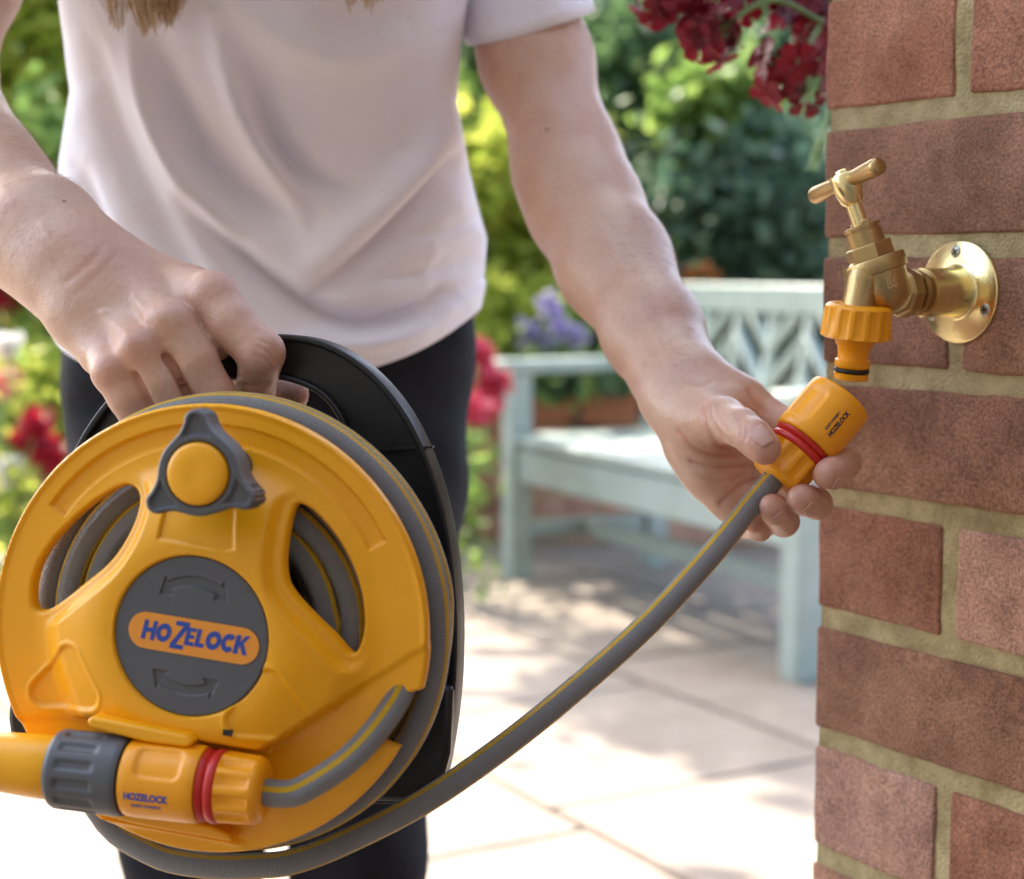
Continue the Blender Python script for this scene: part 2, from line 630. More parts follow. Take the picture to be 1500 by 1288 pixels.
lmo.box(LW0 + lwd * Lw / 2 - lwn * (BW / 2 + 0.004) + WZ * 0.185, (Lw / 2, BW / 2 - 0.004, 0.192), (lwd, lwn, WZ))
obj('mortar', lmo, M_MORTAR, lowwall)
bed = MB()
bed.box(LW0 + lwd * Lw / 2 - lwn * 3.2 + WZ * 0.16, (Lw / 2 + 3, 3.0, 0.17), (lwd, lwn, WZ))
tag(obj('flower_bed', bed, M_SOIL), 'raised soil bed behind the low brick wall', None, None, 'structure')

# ---- unseen wall added behind the viewer to block front sky light
hw = MB()
hw.box((0, -1.10, 2.7), (4.2, 0.15, 2.75))
M_BLOCKER = mat('blocker_grey', (0.09, 0.09, 0.092), rough=0.95, var=0.25, scale=8, bump=0.004, bscale=60)
tag(obj('sky_blocking_wall', hw, M_BLOCKER, bevel=0.01), 'unseen grey wall added behind the viewer to block front sky light', 'light-blocking wall')
# ================================================================== bench
M_BENCH = mat('sage_paint', (0.31, 0.365, 0.335), rough=0.45, var=0.07, scale=14, bump=0.0006, bscale=120, col2=(0.36, 0.415, 0.385))
BF, BR_ = G(757, 846), G(1172, 996)
bd = unit(BR_ - BF)
bn = np.array([-bd[1], bd[0], 0])                      # towards the rear of the bench
if bn[1] < 0:
    bn = -bn
BLEN = float(np.linalg.norm(BR_ - BF))
bench = thing('garden_bench', 'pale sage green wooden garden bench with lattice back', 'bench', BF)


def bp(a, b, z):
    return BF + bd * a + bn * b + np.array([0, 0, z])


def bench_bar(name, p, q, w, t, up=(0, 0, 1), bev=0.006):
    m = MB()
    m.bar(p, q, w, t, up)
    return obj(name, m, M_BENCH, bench, bevel=bev)


BD, ZS, ZA, ZB = 0.44, 0.385, 0.60, 0.805
for a in (0.0, BLEN):
    bench_bar('leg', bp(a, 0, 0), bp(a, 0, ZA - 0.03), 0.065, 0.065, bd)
    bench_bar('leg', bp(a, BD, 0), bp(a, BD, ZS), 0.065, 0.065, bd)
    bench_bar('back_post', bp(a, BD, ZS), bp(a, BD + 0.07, ZB - 0.02), 0.063, 0.055, bd)
    bench_bar('armrest', bp(a, -0.06, ZA - 0.012), bp(a, BD + 0.02, ZA - 0.012), 0.085, 0.036)
    bench_bar('side_rail', bp(a, 0.034, ZS - 0.06), bp(a, BD - 0.034, ZS - 0.06), 0.03, 0.075)
    bench_bar('stretcher', bp(a, 0.034, 0.13), bp(a, BD - 0.034, 0.13), 0.03, 0.05)
bench_bar('front_apron', bp(0.034, 0, ZS - 0.065), bp(BLEN - 0.034, 0, ZS - 0.065), 0.032, 0.095)
bench_bar('rear_apron', bp(0.034, BD, ZS - 0.065), bp(BLEN - 0.034, BD, ZS - 0.065), 0.032, 0.075)
bench_bar('long_stretcher', bp(0.02, BD / 2, 0.13), bp(BLEN - 0.02, BD / 2, 0.13), 0.03, 0.05)
for k in range(5):
    b = -0.012 + 0.092 * k + 0.026
    bench_bar('seat_slat', bp(-0.03, b, ZS + 0.001), bp(BLEN + 0.03, b, ZS + 0.001), 0.080, 0.024)


def bk(a, z):
    return bp(a, BD + 0.07 * (z - ZS) / (ZB - ZS), z)


bench_bar('top_rail', bk(-0.03, ZB - 0.03), bk(BLEN + 0.03, ZB - 0.03), 0.04, 0.075)
bench_bar('lower_rail', bk(0.03, ZS + 0.07), bk(BLEN - 0.03, ZS + 0.07), 0.034, 0.055)
# diagonal slats in narrow panels that lean to and fro
NP = 8
for k in range(NP):
    a0, a1 = 0.035 + k * (BLEN - 0.07) / NP, 0.035 + (k + 1) * (BLEN - 0.07) / NP
    z0, z1 = ZS + 0.1, ZB - 0.068
    bench_bar('back_stile', bk(a1, z0), bk(a1, z1), 0.022, 0.022, bd, 0.003) if k < NP - 1 else None
    w = a1 - a0
    s = 1 if k % 2 else -1
    for i in range(-2, 4):
        zc = z0 + (i + 0.5) * 0.105
        t0, t1 = 0.0, 1.0
        za, zb = (zc, zc + w * 0.95) if s == 1 else (zc + w * 0.95, zc)
        d_ = zb - za
        ta, tb_ = (z0 - za) / d_, (z1 - za) / d_
        t0, t1 = max(0, min(ta, tb_)), min(1, max(ta, tb_))
        if t1 - t0 < 0.15:
            continue
        bench_bar('lattice_slat', bk(a0 + w * t0, za + d_ * t0), bk(a0 + w * t1, za + d_ * t1), 0.014, 0.030, bn, 0.003)

# ================================================================== foliage
def leaf_cloud(name, pos, size, m, tint=None, up=0.3, asp=0.5, fold=0.25, rng=RNG):
    """many small folded leaves, one mesh"""
    pos = np.asarray(pos, float)
    n = len(pos)
    size = np.full(n, size) * rng.uniform(0.65, 1.3, n)
    d = rng.normal(size=(n, 3))
    d[:, 2] *= 0.7
    d /= np.linalg.norm(d, axis=1)[:, None]
    nn = rng.normal(size=(n, 3))
    nn[:, 2] += up * 3
    nn -= d * np.sum(nn * d, axis=1)[:, None]
    nn /= np.linalg.norm(nn, axis=1)[:, None] + 1e-9
    s = np.cross(d, nn)
    L = size[:, None]
    mid = pos + nn * 0
    v = np.stack([pos - d * L * .5, pos - d * L * .12 + s * L * asp * .5 + nn * L * fold * .4, pos + d * L * .22 + s * L * asp * .42 + nn * L * fold * .4,
                  pos + d * L * .5, pos + d * L * .22 - s * L * asp * .42 + nn * L * fold * .4, pos - d * L * .12 - s * L * asp * .5 + nn * L * fold * .4], axis=1)
    b = (np.arange(n) * 6)[:, None]
    faces = np.concatenate([b + np.array([[0, 1, 2, 3]]), b + np.array([[0, 3, 4, 5]])], axis=0)
    me = np_mesh(name, v.reshape(-1, 3), faces, smooth=False)
    t = rng.uniform(0, 1, n) if tint is None else np.clip(tint + rng.normal(0, .16, n), 0, 1)
    at = me.attributes.new('tint', 'FLOAT', 'POINT')
    at.data.foreach_set('value', np.repeat(t, 6).astype(np.float32))
    return me


def clumped(c, rad, nclump, per, spread, rng=RNG, shell=0.55):
    """positions gathered into uneven clumps inside an ellipsoid; returns positions and a tint per leaf"""
    d = rng.normal(size=(nclump, 3))
    d /= np.linalg.norm(d, axis=1)[:, None]
    r = rng.uniform(shell, 1.02, nclump)[:, None]
    cc = np.asarray(c) + d * r * np.asarray(rad)
    k = rng.integers(0, nclump, nclump * per)
    p = cc[k] + rng.normal(size=(nclump * per, 3)) * spread * rng.uniform(0.5, 1.4, nclump)[k][:, None]
    t = rng.uniform(0.1, 0.9, nclump)[k]
    return p, t


M_BARK = mat('bark', (0.09, 0.065, 0.045), rough=0.95, var=0.35, scale=30, bump=0.01, bscale=60)
M_STEM = mat('green_stem', (0.12, 0.2, 0.06), rough=0.6, var=0.2, scale=60)
M_LEAF_Y = leaf_mat('leaf_yellow_green', (0.26, 0.36, 0.04), (0.60, 0.60, 0.12), 0.65)
M_LEAF_G = leaf_mat('leaf_mid_green', (0.10, 0.20, 0.04), (0.34, 0.45, 0.12), 0.6)
M_LEAF_D = leaf_mat('leaf_dark_green', (0.035, 0.085, 0.035), (0.15, 0.24, 0.10), 0.45, 0.35)
M_LEAF_B = leaf_mat('leaf_blue_green', (0.045, 0.10, 0.06), (0.17, 0.26, 0.17), 0.4, 0.35)


def shrub(name, label, cat, base, c, rad, m, n=60, per=60, leaf=0.07, spread=0.12, stems=5, group=None, rng_seed=1, trunk_r=0.02):
    rng = np.random.default_rng(rng_seed)
    base = np.asarray(base, float)
    t = thing(name, label, cat, base, group)
    p, ti = clumped(c, rad, n, per, spread, rng)
    p[:, 2] = np.maximum(p[:, 2], base[2] + 0.03)
    obj('foliage', leaf_cloud('foliage', p, leaf, m, ti, rng=rng), m, t)
    mb = MB()
    for k in range(stems):
        d = rng.normal(size=3)
        d /= np.linalg.norm(d)
        e = np.asarray(c) + d * np.asarray(rad) * 0.8
        md = (base + e) / 2 + rng.normal(size=3) * 0.08
        q = catmull([base + rng.normal(size=3) * [0.04, 0.04, 0], md, e], 6)
        mb.tube(q, np.linspace(trunk_r, trunk_r * 0.25, len(q)), 6)
    obj('stems', mb, M_BARK, t)
    return t


def at_px(x, y, d):
    return P(x, y, d)


# far backdrop of trees and the hedge (reads as one mass)
rng = np.random.default_rng(3)
pp = []
tt = []
for k in range(46):
    cx = -4.6 + k * 0.21 + rng.uniform(-.2, .2)
    cy = 9.3 + rng.uniform(-.5, .7)
    p, t_ = clumped((cx, cy, rng.uniform(0.5, 1.9)), (0.6, 0.6, 0.7), 16, 24, 0.16, rng)
    pp.append(p)
    tt.append(t_)
pp = np.concatenate(pp)
pp[:, 2] = np.maximum(pp[:, 2], 0.05)
tag(obj('far_hedge', leaf_cloud('far_hedge', pp, 0.14, M_LEAF_D, np.concatenate(tt), rng=rng), M_LEAF_D), 'dark green mass of far hedge foliage behind the garden shrubs', 'hedge', None, 'stuff')
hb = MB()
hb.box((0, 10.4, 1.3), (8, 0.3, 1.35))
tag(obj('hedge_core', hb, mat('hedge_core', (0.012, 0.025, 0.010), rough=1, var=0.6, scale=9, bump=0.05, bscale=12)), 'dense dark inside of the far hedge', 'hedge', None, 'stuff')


def sh(name, label, cat, px, py, d, wpx, hpx, m, seed, n=70, per=55, leaf=0.075, zb=None, group=None, stems=5):
    c = P(px, py, d)
    s = d / FPX
    rad = (wpx * s, min(0.8, wpx * s), hpx * s)
    zb = 0.0 if zb is None else zb
    return shrub(name, label, cat, (c[0], c[1], zb), c, rad, m, n=n, per=per, leaf=leaf, spread=0.32 * min(rad), stems=stems, group=group, rng_seed=seed)


sh('golden_shrub', 'bright yellow green shrub at the top left edge behind the bare arm', 'shrub', 40, 60, 5.6, 110, 110, M_LEAF_Y, 11, zb=0.33)
sh('leafy_shrub', 'mid green shrub left of the white shirt, above the bent wrist', 'shrub', 60, 320, 5.2, 120, 120, M_LEAF_G, 12, zb=0.33)
sh('leafy_shrub', 'low bright green shrub at the left edge beside the black reel frame', 'shrub', 40, 600, 4.6, 110, 75, M_LEAF_Y, 13, leaf=0.05)
sh('tall_shrub', 'tall green shrub behind the person in the white shirt', 'shrub', 380, 200, 6.6, 330, 200, M_LEAF_G, 14, n=110, zb=0.33)
sh('golden_shrub', 'sunlit lime green shrub seen between the white shirt and the right arm', 'shrub', 735, 330, 5.9, 115, 150, M_LEAF_Y, 15, n=90, zb=0.33)
sh('dark_shrub', 'dark leafy shrub at the top between sleeve and bright shrub', 'shrub', 745, 60, 7.2, 170, 130, M_LEAF_D, 16, n=90, zb=0.33)
sh('leafy_shrub', 'mid green shrub behind the bare upper arm below the red flowers', 'shrub', 960, 130, 6.4, 110, 105, M_LEAF_D, 17, zb=0.33, n=80)
sh('bright_shrub', 'bright green bush just below the hanging red flowers', 'shrub', 1045, 165, 5.7, 62, 66, M_LEAF_G, 18, zb=0.33, n=36)
sh('dark_shrub', 'dark blue green shrub beside the brick pillar behind the bench', 'shrub', 1110, 320, 5.8, 150, 110, M_LEAF_B, 19, n=90, zb=0.33)
sh('dark_shrub', 'dark shrub behind the bench back near the forearm', 'shrub', 940, 380, 6.0, 120, 100, M_LEAF_D, 20, n=80, zb=0.33)
sh('blue_shrub', 'grey green shrub at the top edge beside the pale sleeve', 'shrub', 900, 60, 6.9, 80, 120, M_LEAF_B, 21, zb=0.33)
sh('bright_shrub', 'low lime green plant over the terracotta trough by the bench arm', 'shrub', 745, 480, 5.35, 95, 55, M_LEAF_Y, 22, leaf=0.05, zb=0.42, n=50)
sh('trailing_plant', 'dark green trailing plant in the terracotta trough behind the bench', 'plant', 850, 560, 5.2, 85, 38, M_LEAF_D, 23, leaf=0.045, zb=0.46, n=40)

# ---- terracotta troughs on the low wall
M_TERRA = mat('terracotta', (0.34, 0.125, 0.06), rough=0.85, var=0.15, scale=18, bump=0.001, bscale=150)


def trough(label, px, py, d, w):
    c = P(px, py, d)
    c[2] = 0.385
    t = thing('terracotta_trough', label, 'planter', c, 'terracotta troughs on the low wall')
    m = MB()
    for (h0, h1, e0, e1, wl) in ((0.0, 0.16, 0.0, 0.012, 0), (0.16, 0.20, 0.022, 0.024, 0)):
        poly = []
        vs = [c + np.array([sx * (w / 2 + e), sy * (0.085 + e), h]) for h, e in ((h0, e0), (h1, e1)) for sx, sy in ((-1, -1), (1, -1), (1, 1), (-1, 1))]
        m.add(vs, [(0, 1, 5, 4), (1, 2, 6, 5), (2, 3, 7, 6), (3, 0, 4, 7), (3, 2, 1, 0), (4, 5, 6, 7)])
    obj('pot', m, M_TERRA, t, bevel=0.006)
    s_ = MB()
    s_.box(c + np.array([0, 0, 0.202]), (w / 2 - 0.01, 0.08, 0.004))
    obj('soil', s_, M_SOIL, t)


trough('terracotta trough on the low wall behind the bench seat', 850, 640, 5.26, 0.33)
trough('terracotta trough on the low wall beside the dark trouser leg', 700, 645, 5.30, 0.24)


# ---- flower heads
def flower_plant(name, label, cat, heads, petal_m, d, base_z, hr, petal=0.03, n=60, leaf_m=None, seed=0, group=None, leaves=150, lrad=0.12, base_px=None):
    """heads: photo positions; every head is a ball of petals on its own stem"""
    rng = np.random.default_rng(seed)
    cs = [P(x, y, d + rng.uniform(-.12, .12)) for x, y in heads]
    b = np.mean(cs, axis=0)
    if base_px is not None:
        b = P(base_px, 600, d)
    b[2] = base_z
    t = thing(name, label, cat, b, group)
    for c in cs:
        dd = rng.normal(size=(n, 3))
        dd /= np.linalg.norm(dd, axis=1)[:, None]
        p = c + dd * hr * rng.uniform(0.4, 1, n)[:, None]
        obj('flower_head', leaf_cloud('flower_head', p, petal, petal_m, None, asp=0.85, rng=rng), petal_m, t)
        m = MB()
        q = catmull([b + rng.normal(size=3) * [.03, .03, 0], (b + c) / 2 + rng.normal(size=3) * .02, c], 6)
        m.tube(q, 0.004, 6)
        obj('stem', m, M_STEM, t)
    if leaf_m:
        mid = (b + np.mean(cs, axis=0)) / 2
        p = mid + rng.normal(size=(leaves, 3)) * [lrad, lrad, (np.mean(cs, axis=0)[2] - base_z) * 0.28]
        p[:, 2] = np.maximum(p[:, 2], base_z + 0.01)
        obj('foliage', leaf_cloud('foliage', p, 0.05, leaf_m, None, rng=rng), leaf_m, t)
    return t


M_PET_RED = leaf_mat('petal_red', (0.30, 0.008, 0.02), (0.55, 0.02, 0.05), 0.3, 0.5)
M_PET_PINK = leaf_mat('petal_pink', (0.65, 0.04, 0.10), (0.80, 0.14, 0.20), 0.35, 0.5)
M_PET_CORAL = leaf_mat('petal_coral', (0.75, 0.22, 0.17), (0.85, 0.42, 0.32), 0.35, 0.5)
M_PET_WHITE = leaf_mat('petal_white', (0.75, 0.74, 0.72), (0.88, 0.87, 0.84), 0.3, 0.5)
M_PET_LILAC = leaf_mat('petal_lilac', (0.30, 0.22, 0.48), (0.52, 0.45, 0.70), 0.35, 0.5)
flower_plant('pink_rose', 'tall deep pink roses beside the dark trouser leg', 'flower', [(703, 520), (712, 585), (698, 600), (722, 560)], M_PET_PINK, 4.35, 0.0, 0.042, 0.04, 70, M_LEAF_G, 41, lrad=0.045, base_px=640)
flower_plant('coral_rose', 'coral pink rose in front of the bench arm', 'flower', [(735, 562)], M_PET_CORAL, 4.4, 0.0, 0.03, 0.035, 60, M_LEAF_G, 42, leaves=30, lrad=0.03, base_px=655)
flower_plant('lilac_flower', 'pale lilac flowers over the trough behind the bench arm', 'flower', [(772, 478), (800, 440), (818, 480), (830, 500), (798, 500), (845, 492), (770, 500), (810, 462)], M_PET_LILAC, 5.1, 0.45, 0.032, 0.03, 40, M_LEAF_G, 43, lrad=0.1)
flower_plant('red_dahlia', 'red flowers low at the left edge above the reel', 'flower', [(48, 625), (66, 660), (35, 640), (58, 612), (75, 672)], M_PET_RED, 4.1, 0.0, 0.035, 0.04, 60, M_LEAF_Y, 44, lrad=0.12)
flower_plant('white_daisy', 'round white flowers at the left edge beside the reel rim', 'flower', [(14, 690), (12, 505), (2, 700)], M_PET_WHITE, 4.05, 0.0, 0.032, 0.035, 60, M_LEAF_Y, 45, lrad=0.1)
flower_plant('blush_rose', 'pale pink rose at the left edge between white and red flowers', 'flower', [(10, 556), (-10, 570)], M_PET_CORAL, 4.15, 0.0, 0.035, 0.035, 60, M_LEAF_G, 46, lrad=0.06)
flower_plant('crimson_flower', 'small crimson flowers at the left edge just below the forearm', 'flower', [(5, 412), (14, 455), (-5, 440)], M_PET_RED, 4.9, 0.33, 0.035, 0.04, 60, M_LEAF_G, 47, lrad=0.1)
flower_plant('white_rose', 'small cream rose just below the bent wrist', 'flower', [(60, 445)], M_PET_WHITE, 5.0, 0.33, 0.035, 0.04, 50, M_LEAF_Y, 48, lrad=0.08)
flower_plant('orange_flower', 'small orange flowers just above the bench back rail', 'flower', [(1030, 398), (1045, 405), (1015, 402)], leaf_mat('petal_orange', (0.5, 0.16, 0.05), (0.7, 0.3, 0.1), 0.3), 5.5, 0.33, 0.025, 0.03, 40, M_LEAF_D, 49, lrad=0.1)
pot = P(62, 545, 4.75)
pt = thing('flower_pot', 'brown clay pot at the left beside the dark trouser leg', 'planter', (pot[0], pot[1], 0.33))
m = MB()
m.lathe((pot[0], pot[1], 0.33), (0, 0, 1), [(0, .085), (.17, .115), (.171, .13), (.215, .133), (.215, .118), (.19, .115)], 32)
obj('pot', m, mat('brown_clay', (0.16, 0.075, 0.045), rough=0.8, var=0.2, scale=20), pt)

# ---- unseen tree added to shade the foreground (stands left of the frame)
rng = np.random.default_rng(77)
tb = np.array([-3.1, 3.1, 0.0])
tree = thing('added_shade_tree', 'unseen leafy tree added left of the view to shade the foreground', 'tree', tb)
p, t_ = clumped((-1.25, 3.1, 3.6), (1.75, 1.75, 0.75), 170, 70, 0.22, rng, shell=0.1)
SHADE_P = p
obj('crown', leaf_cloud('crown', p, 0.13, M_LEAF_G, t_, rng=rng, asp=0.6), M_LEAF_G, tree)
m = MB()
q = catmull([tb, tb + [0.1, 0, 1.2], tb + [0.35, 0.05, 2.3], (-2.2, 3.1, 3.2)], 8)
m.tube(q, np.linspace(0.12, 0.07, len(q)), 12)
obj('trunk', m, M_BARK, tree)
for k in range(7):
    e = np.array([-1.25, 3.1, 3.6]) + rng.normal(size=3) * [0.9, 0.9, 0.3]
    m = MB()
    q = catmull([(-2.35, 3.1, 3.0), (np.array([-2.2, 3.1, 3.2]) + e) / 2 + rng.normal(size=3) * .1, e], 6)
    m.tube(q, np.linspace(0.05, 0.012, len(q)), 8)
    obj('limb', m, M_BARK, tree)

# ---- second unseen tree, left of the view, added so its branch dapples the paving
tb = np.array([-2.9, 6.3, 0.33])
tree2 = thing('added_dapple_tree', 'unseen tree added left of the view, its branch dappling the paving', 'tree', tb)
p, t_ = clumped((-1.20, 6.12, 3.05), (0.42, 0.60, 0.25), 24, 44, 0.13, rng, shell=0.1)
obj('crown', leaf_cloud('crown', p, 0.12, M_LEAF_G, t_, rng=rng, asp=0.6), M_LEAF_G, tree2)
m = MB()
q = catmull([tb, tb + [0.1, 0, 1.4], tb + [0.5, -0.1, 2.4], (-1.8, 6.1, 2.95), (-0.9, 6.1, 3.15)], 8)
m.tube(q, np.linspace(0.09, 0.012, len(q)), 12)
obj('trunk', m, M_BARK, tree2)

# ---- hanging red pelargonium by the pillar top
M_GER = leaf_mat('petal_deep_red', (0.10, 0.001, 0.008), (0.24, 0.003, 0.017), 0.3, 0.5)
M_GLEAF = leaf_mat('pelargonium_leaf', (0.08, 0.16, 0.05), (0.18, 0.27, 0.11), 0.3, 0.6)
rng = np.random.default_rng(5)
gb = P(1300, -260, 1.42)
ger = thing('red_pelargonium', 'deep red pelargonium flowers hanging beside the top of the brick pillar', 'plant', gb)


def petal_flower(mb_v, mb_f, tv, c, axis, r):
    e1, e2, a = frame(axis, rng.normal(size=3))
    tn = rng.uniform(0, 1)
    for k in range(5):
        th = 2 * math.pi * k / 5 + rng.uniform(-.15, .15)
        dr = e1 * math.cos(th) + e2 * math.sin(th)
        sd = np.cross(a, dr)
        b = len(mb_v)
        lift = rng.uniform(0.15, 0.6)
        rows_ = [(0.08, 0.07), (0.4, 0.30), (0.75, 0.44), (1.0, 0.30), (1.1, 0.05)]
        for (l, w) in rows_:
            curl = 0.25 * l * l
            for s_ in (-1, 0, 1):
                mb_v.append(c + dr * r * l + sd * r * w * s_ + a * r * (lift * l - curl + (0.10 * abs(s_))) + rng.normal(size=3) * r * 0.03)
                tv.append(min(1, max(0, tn + rng.uniform(-.1, .1))))
        for i in range(4):
            for j in range(2):
                mb_f.append((b + i * 3 + j, b + i * 3 + j + 1, b + i * 3 + 3 + j + 1, b + i * 3 + 3 + j))


def umbel(center_px, d, n, rad, root):
    c = P(*center_px, d)
    vs, fs, tv = [], [], []
    st = MB()
    q = catmull([root, (root + c) / 2 + np.array([0, 0, 0.02]), c], 6)
    st.tube(q, 0.0022, 8)
    for k in range(n):
        dd = unit(rng.normal(size=3))
        pc = c + dd * rad * rng.uniform(0.6, 1.1) * np.array([1, 1, 0.85])
        petal_flower(vs, fs, tv, pc, dd + np.array([0, -0.5, 0]), rng.uniform(0.011, 0.016))
        st.tube(catmull([c, (c + pc) / 2 + rng.normal(size=3) * .003, pc], 4), 0.0008, 5)
    me = np_mesh('flower_head', np.array(vs), np.array(fs))
    at = me.attributes.new('tint', 'FLOAT', 'POINT')
    at.data.foreach_set('value', np.array(tv, np.float32))
    obj('flower_head', me, M_GER, ger)
    obj('stem', st, M_STEM, ger)


root = P(1290, -40, 1.36)
umbel((1000, -8), 1.28, 12, 0.024, P(1160, -60, 1.33))
umbel((1048, 48), 1.27, 12, 0.020, P(1205, 32, 1.30))
umbel((1105, 8), 1.31, 11, 0.026, root)
umbel((1168, 100), 1.30, 20, 0.030, root)
umbel((1195, 35), 1.34, 16, 0.025, root)
umbel((958, 2), 1.30, 7, 0.014, P(1100, -60, 1.33))


def lobed_leaf(px, py, d, r, nrm):
    c = P(px, py, d)
    e1, e2, a = frame(nrm)
    vs, fs, tv = [c], [], [0.5]
    N = 40
    for k in range(N):
        th = 2 * math.pi * k / N
        rr = r * (0.82 + 0.13 * math.cos(6 * th) + 0.06 * math.cos(17 * th))
        if abs(th - math.pi) < 0.25:
            rr *= 0.5
        vs.append(c + (e1 * math.cos(th) + e2 * math.sin(th)) * rr + a * (0.18 * r * math.cos(3 * th) + rng.normal() * 0.02 * r))
        tv.append(rng.uniform(0.2, 0.9))
    fs = [(0, 1 + k, 1 + (k + 1) % N) for k in range(N)]
    me = np_mesh('leaf', np.array(vs), np.array(fs))
    at = me.attributes.new('tint', 'FLOAT', 'POINT')
    at.data.foreach_set('value', np.array(tv, np.float32))
    obj('leaf', me, M_GLEAF, ger)
    st = MB()
    st.tube(catmull([c, (c + root) / 2 + np.array([0, 0.01, 0]), root], 6), 0.0015, 6)
    obj('leaf_stalk', st, M_STEM, ger)


lobed_leaf(1187, 132, 1.27, 0.013, (-0.9, -0.35, 0.3))
lobed_leaf(1192, 118, 1.28, 0.010, (-0.6, -0.7, 0.1))
lobed_leaf(1150, -30, 1.33, 0.025, (-0.3, -0.8, 0.6))
lobed_leaf(1080, -40, 1.33, 0.025, (-0.1, -0.8, 0.6))
lobed_leaf(1192, 238, 1.45, 0.010, (-0.7, -0.6, 0.4))
lobed_leaf(1198, 215, 1.45, 0.008, (-0.5, -0.6, 0.4))
basket = thing('hanging_basket', 'coir lined hanging basket above the view beside the pillar', 'basket', gb)
m = MB()
m.lathe(gb, (0, 0, 1), [(0, .02), (.02, .07), (.06, .11), (.12, .14), (.12, .13), (.10, .12)], 32)
obj('liner', m, mat('coir', (0.14, 0.085, 0.045), rough=1.0, var=0.3, scale=60, bump=0.004, bscale=150), basket)
for k in range(3):
    a = k * 2.094
    m = MB()
    m.tube([gb + np.array([.135 * math.cos(a), .135 * math.sin(a), .12]), gb + np.array([0, 0, .45])], 0.002, 6)
    obj('chain', m, mat('chain_steel', (0.3, 0.3, 0.3), rough=0.4, metal=1.0), basket)
# ================================================================== hose reel
M_YEL = mat('yellow_plastic', (0.93, 0.412, 0.006), rough=0.33, var=0.03, scale=25, bump=0.00012, bscale=900, rvar=0.09)
M_ORG = mat('orange_plastic', (0.91, 0.36, 0.008), rough=0.33, var=0.03, scale=60, bump=0.00010, bscale=900, rvar=0.05)
M_GREY = mat('grey_plastic', (0.095, 0.098, 0.108), rough=0.45, var=0.05, scale=40, bump=0.00012, bscale=1200, rvar=0.05)
M_GREYD = mat('grey_plastic_recess', (0.085, 0.088, 0.098), rough=0.5)
M_BLACK = mat('black_plastic', (0.009, 0.009, 0.010), rough=0.38, var=0.2, scale=30, bump=0.00006, bscale=1500, rvar=0.05)
M_RED = mat('red_plastic', (0.58, 0.025, 0.018), rough=0.35, var=0.05, scale=50)
M_BADGE = mat('badge_orange', (0.87, 0.32, 0.035), rough=0.45)
M_BLUE = mat('badge_blue', (0.018, 0.07, 0.38), rough=0.45)
M_PRINT = mat('dark_blue_print', (0.025, 0.03, 0.06), rough=0.5)
M_RUBBER = mat('black_rubber', (0.01, 0.01, 0.01), rough=0.5)

ya, el_, roll = math.radians(-10), math.radians(-2), math.radians(8)
_n = np.array([math.sin(ya) * math.cos(el_), math.sin(el_), math.cos(ya) * math.cos(el_)])
_u0 = unit(np.cross([0, 1, 0], _n))
_v0 = np.cross(_n, _u0)


def cam2w(q):
    return RT * q[0] + UP * q[1] - FW * q[2]


RN, RU0, RV0 = cam2w(_n), cam2w(_u0), cam2w(_v0)
RU = RU0 * math.cos(roll) - RV0 * math.sin(roll)
RV = np.cross(RN, RU)
RS = 0.78                                      # the reel's real size against the numbers below
RO = P(302, 923, 0.98 * RS)
MB.S = RS


def rp_(u, v, h=0.0):
    return RO + (RU * u + RV * v + RN * h) * RS


def bp_(u, v, h=0.0):
    """the fixed frame of the reel does not turn with the disc"""
    c, s = math.cos(-roll * 0.55), math.sin(-roll * 0.55)
    return rp_(u * c + v * s, -u * s + v * c, h)


reel = thing('hose_reel', 'yellow hand held hose reel with black carrying frame', 'hose reel', rp_(0, -0.15, -0.08))


# ---- heightfield plate with clean edges: 2-D signed distances decide outline, windows and relief
def seg_dist(X, Y, poly):
    """signed distance to a polygon, negative inside"""
    poly = np.asarray(poly, float)
    d = np.full(X.shape, 1e9)
    ins_ = np.zeros(X.shape, bool)
    m = len(poly)
    for i in range(m):
        a, b = poly[i], poly[(i + 1) % m]
        e = b - a
        wx, wy = X - a[0], Y - a[1]
        t = np.clip((wx * e[0] + wy * e[1]) / (e @ e), 0, 1)
        d = np.minimum(d, np.hypot(wx - e[0] * t, wy - e[1] * t))
        c1 = (a[1] <= Y) & (b[1] > Y)
        c2 = (a[1] > Y) & (b[1] <= Y)
        cr = e[0] * wy - e[1] * wx
        ins_ ^= (c1 & (cr > 0)) | (c2 & (cr < 0))
    return np.where(ins_, -d, d)


def sst(a, b, x):
    t = np.clip((x - a) / (b - a), 0, 1)
    return t * t * (3 - 2 * t)


wl = catmull([(-.0540, .0760), (-.0470, .0690), (-.0475, .0530), (-.0560, .0340), (-.0725, .0170), (-.0930, -.0010), (-.1045, -.0050), (-.1085, .0040), (-.1070, .0200), (-.0985, .0380), (-.0815, .0585), (-.0640, .0730)], 5, True)
wr = catmull([(.0435, .0770), (.0505, .0795), (.0655, .0690), (.0790, .0535), (.0885, .0350), (.0925, .0140), (.0885, .0010), (.0770, .0110), (.0535, .0310), (.0470, .0410), (.0440, .0560)], 5, True)
pl = np.array([(-.0735, -.0270), (-.0600, -.0450), (-.0935, -.0520)])
pr = np.array([(.0480, -.0195), (.0660, -.0410), (.0350, -.0425)])
ptp = np.array([(-.026, .070), (.014, .0755), (.019, .052), (.014, .0505), (-.001, .0505), (-.026, .0515)])
arc1 = [(.1185 * math.cos(a), .1185 * math.sin(a)) for a in np.radians(np.linspace(34, 151, 40))] + [(.1075 * math.cos(a), .1075 * math.sin(a)) for a in np.radians(np.linspace(151, 34, 40))]


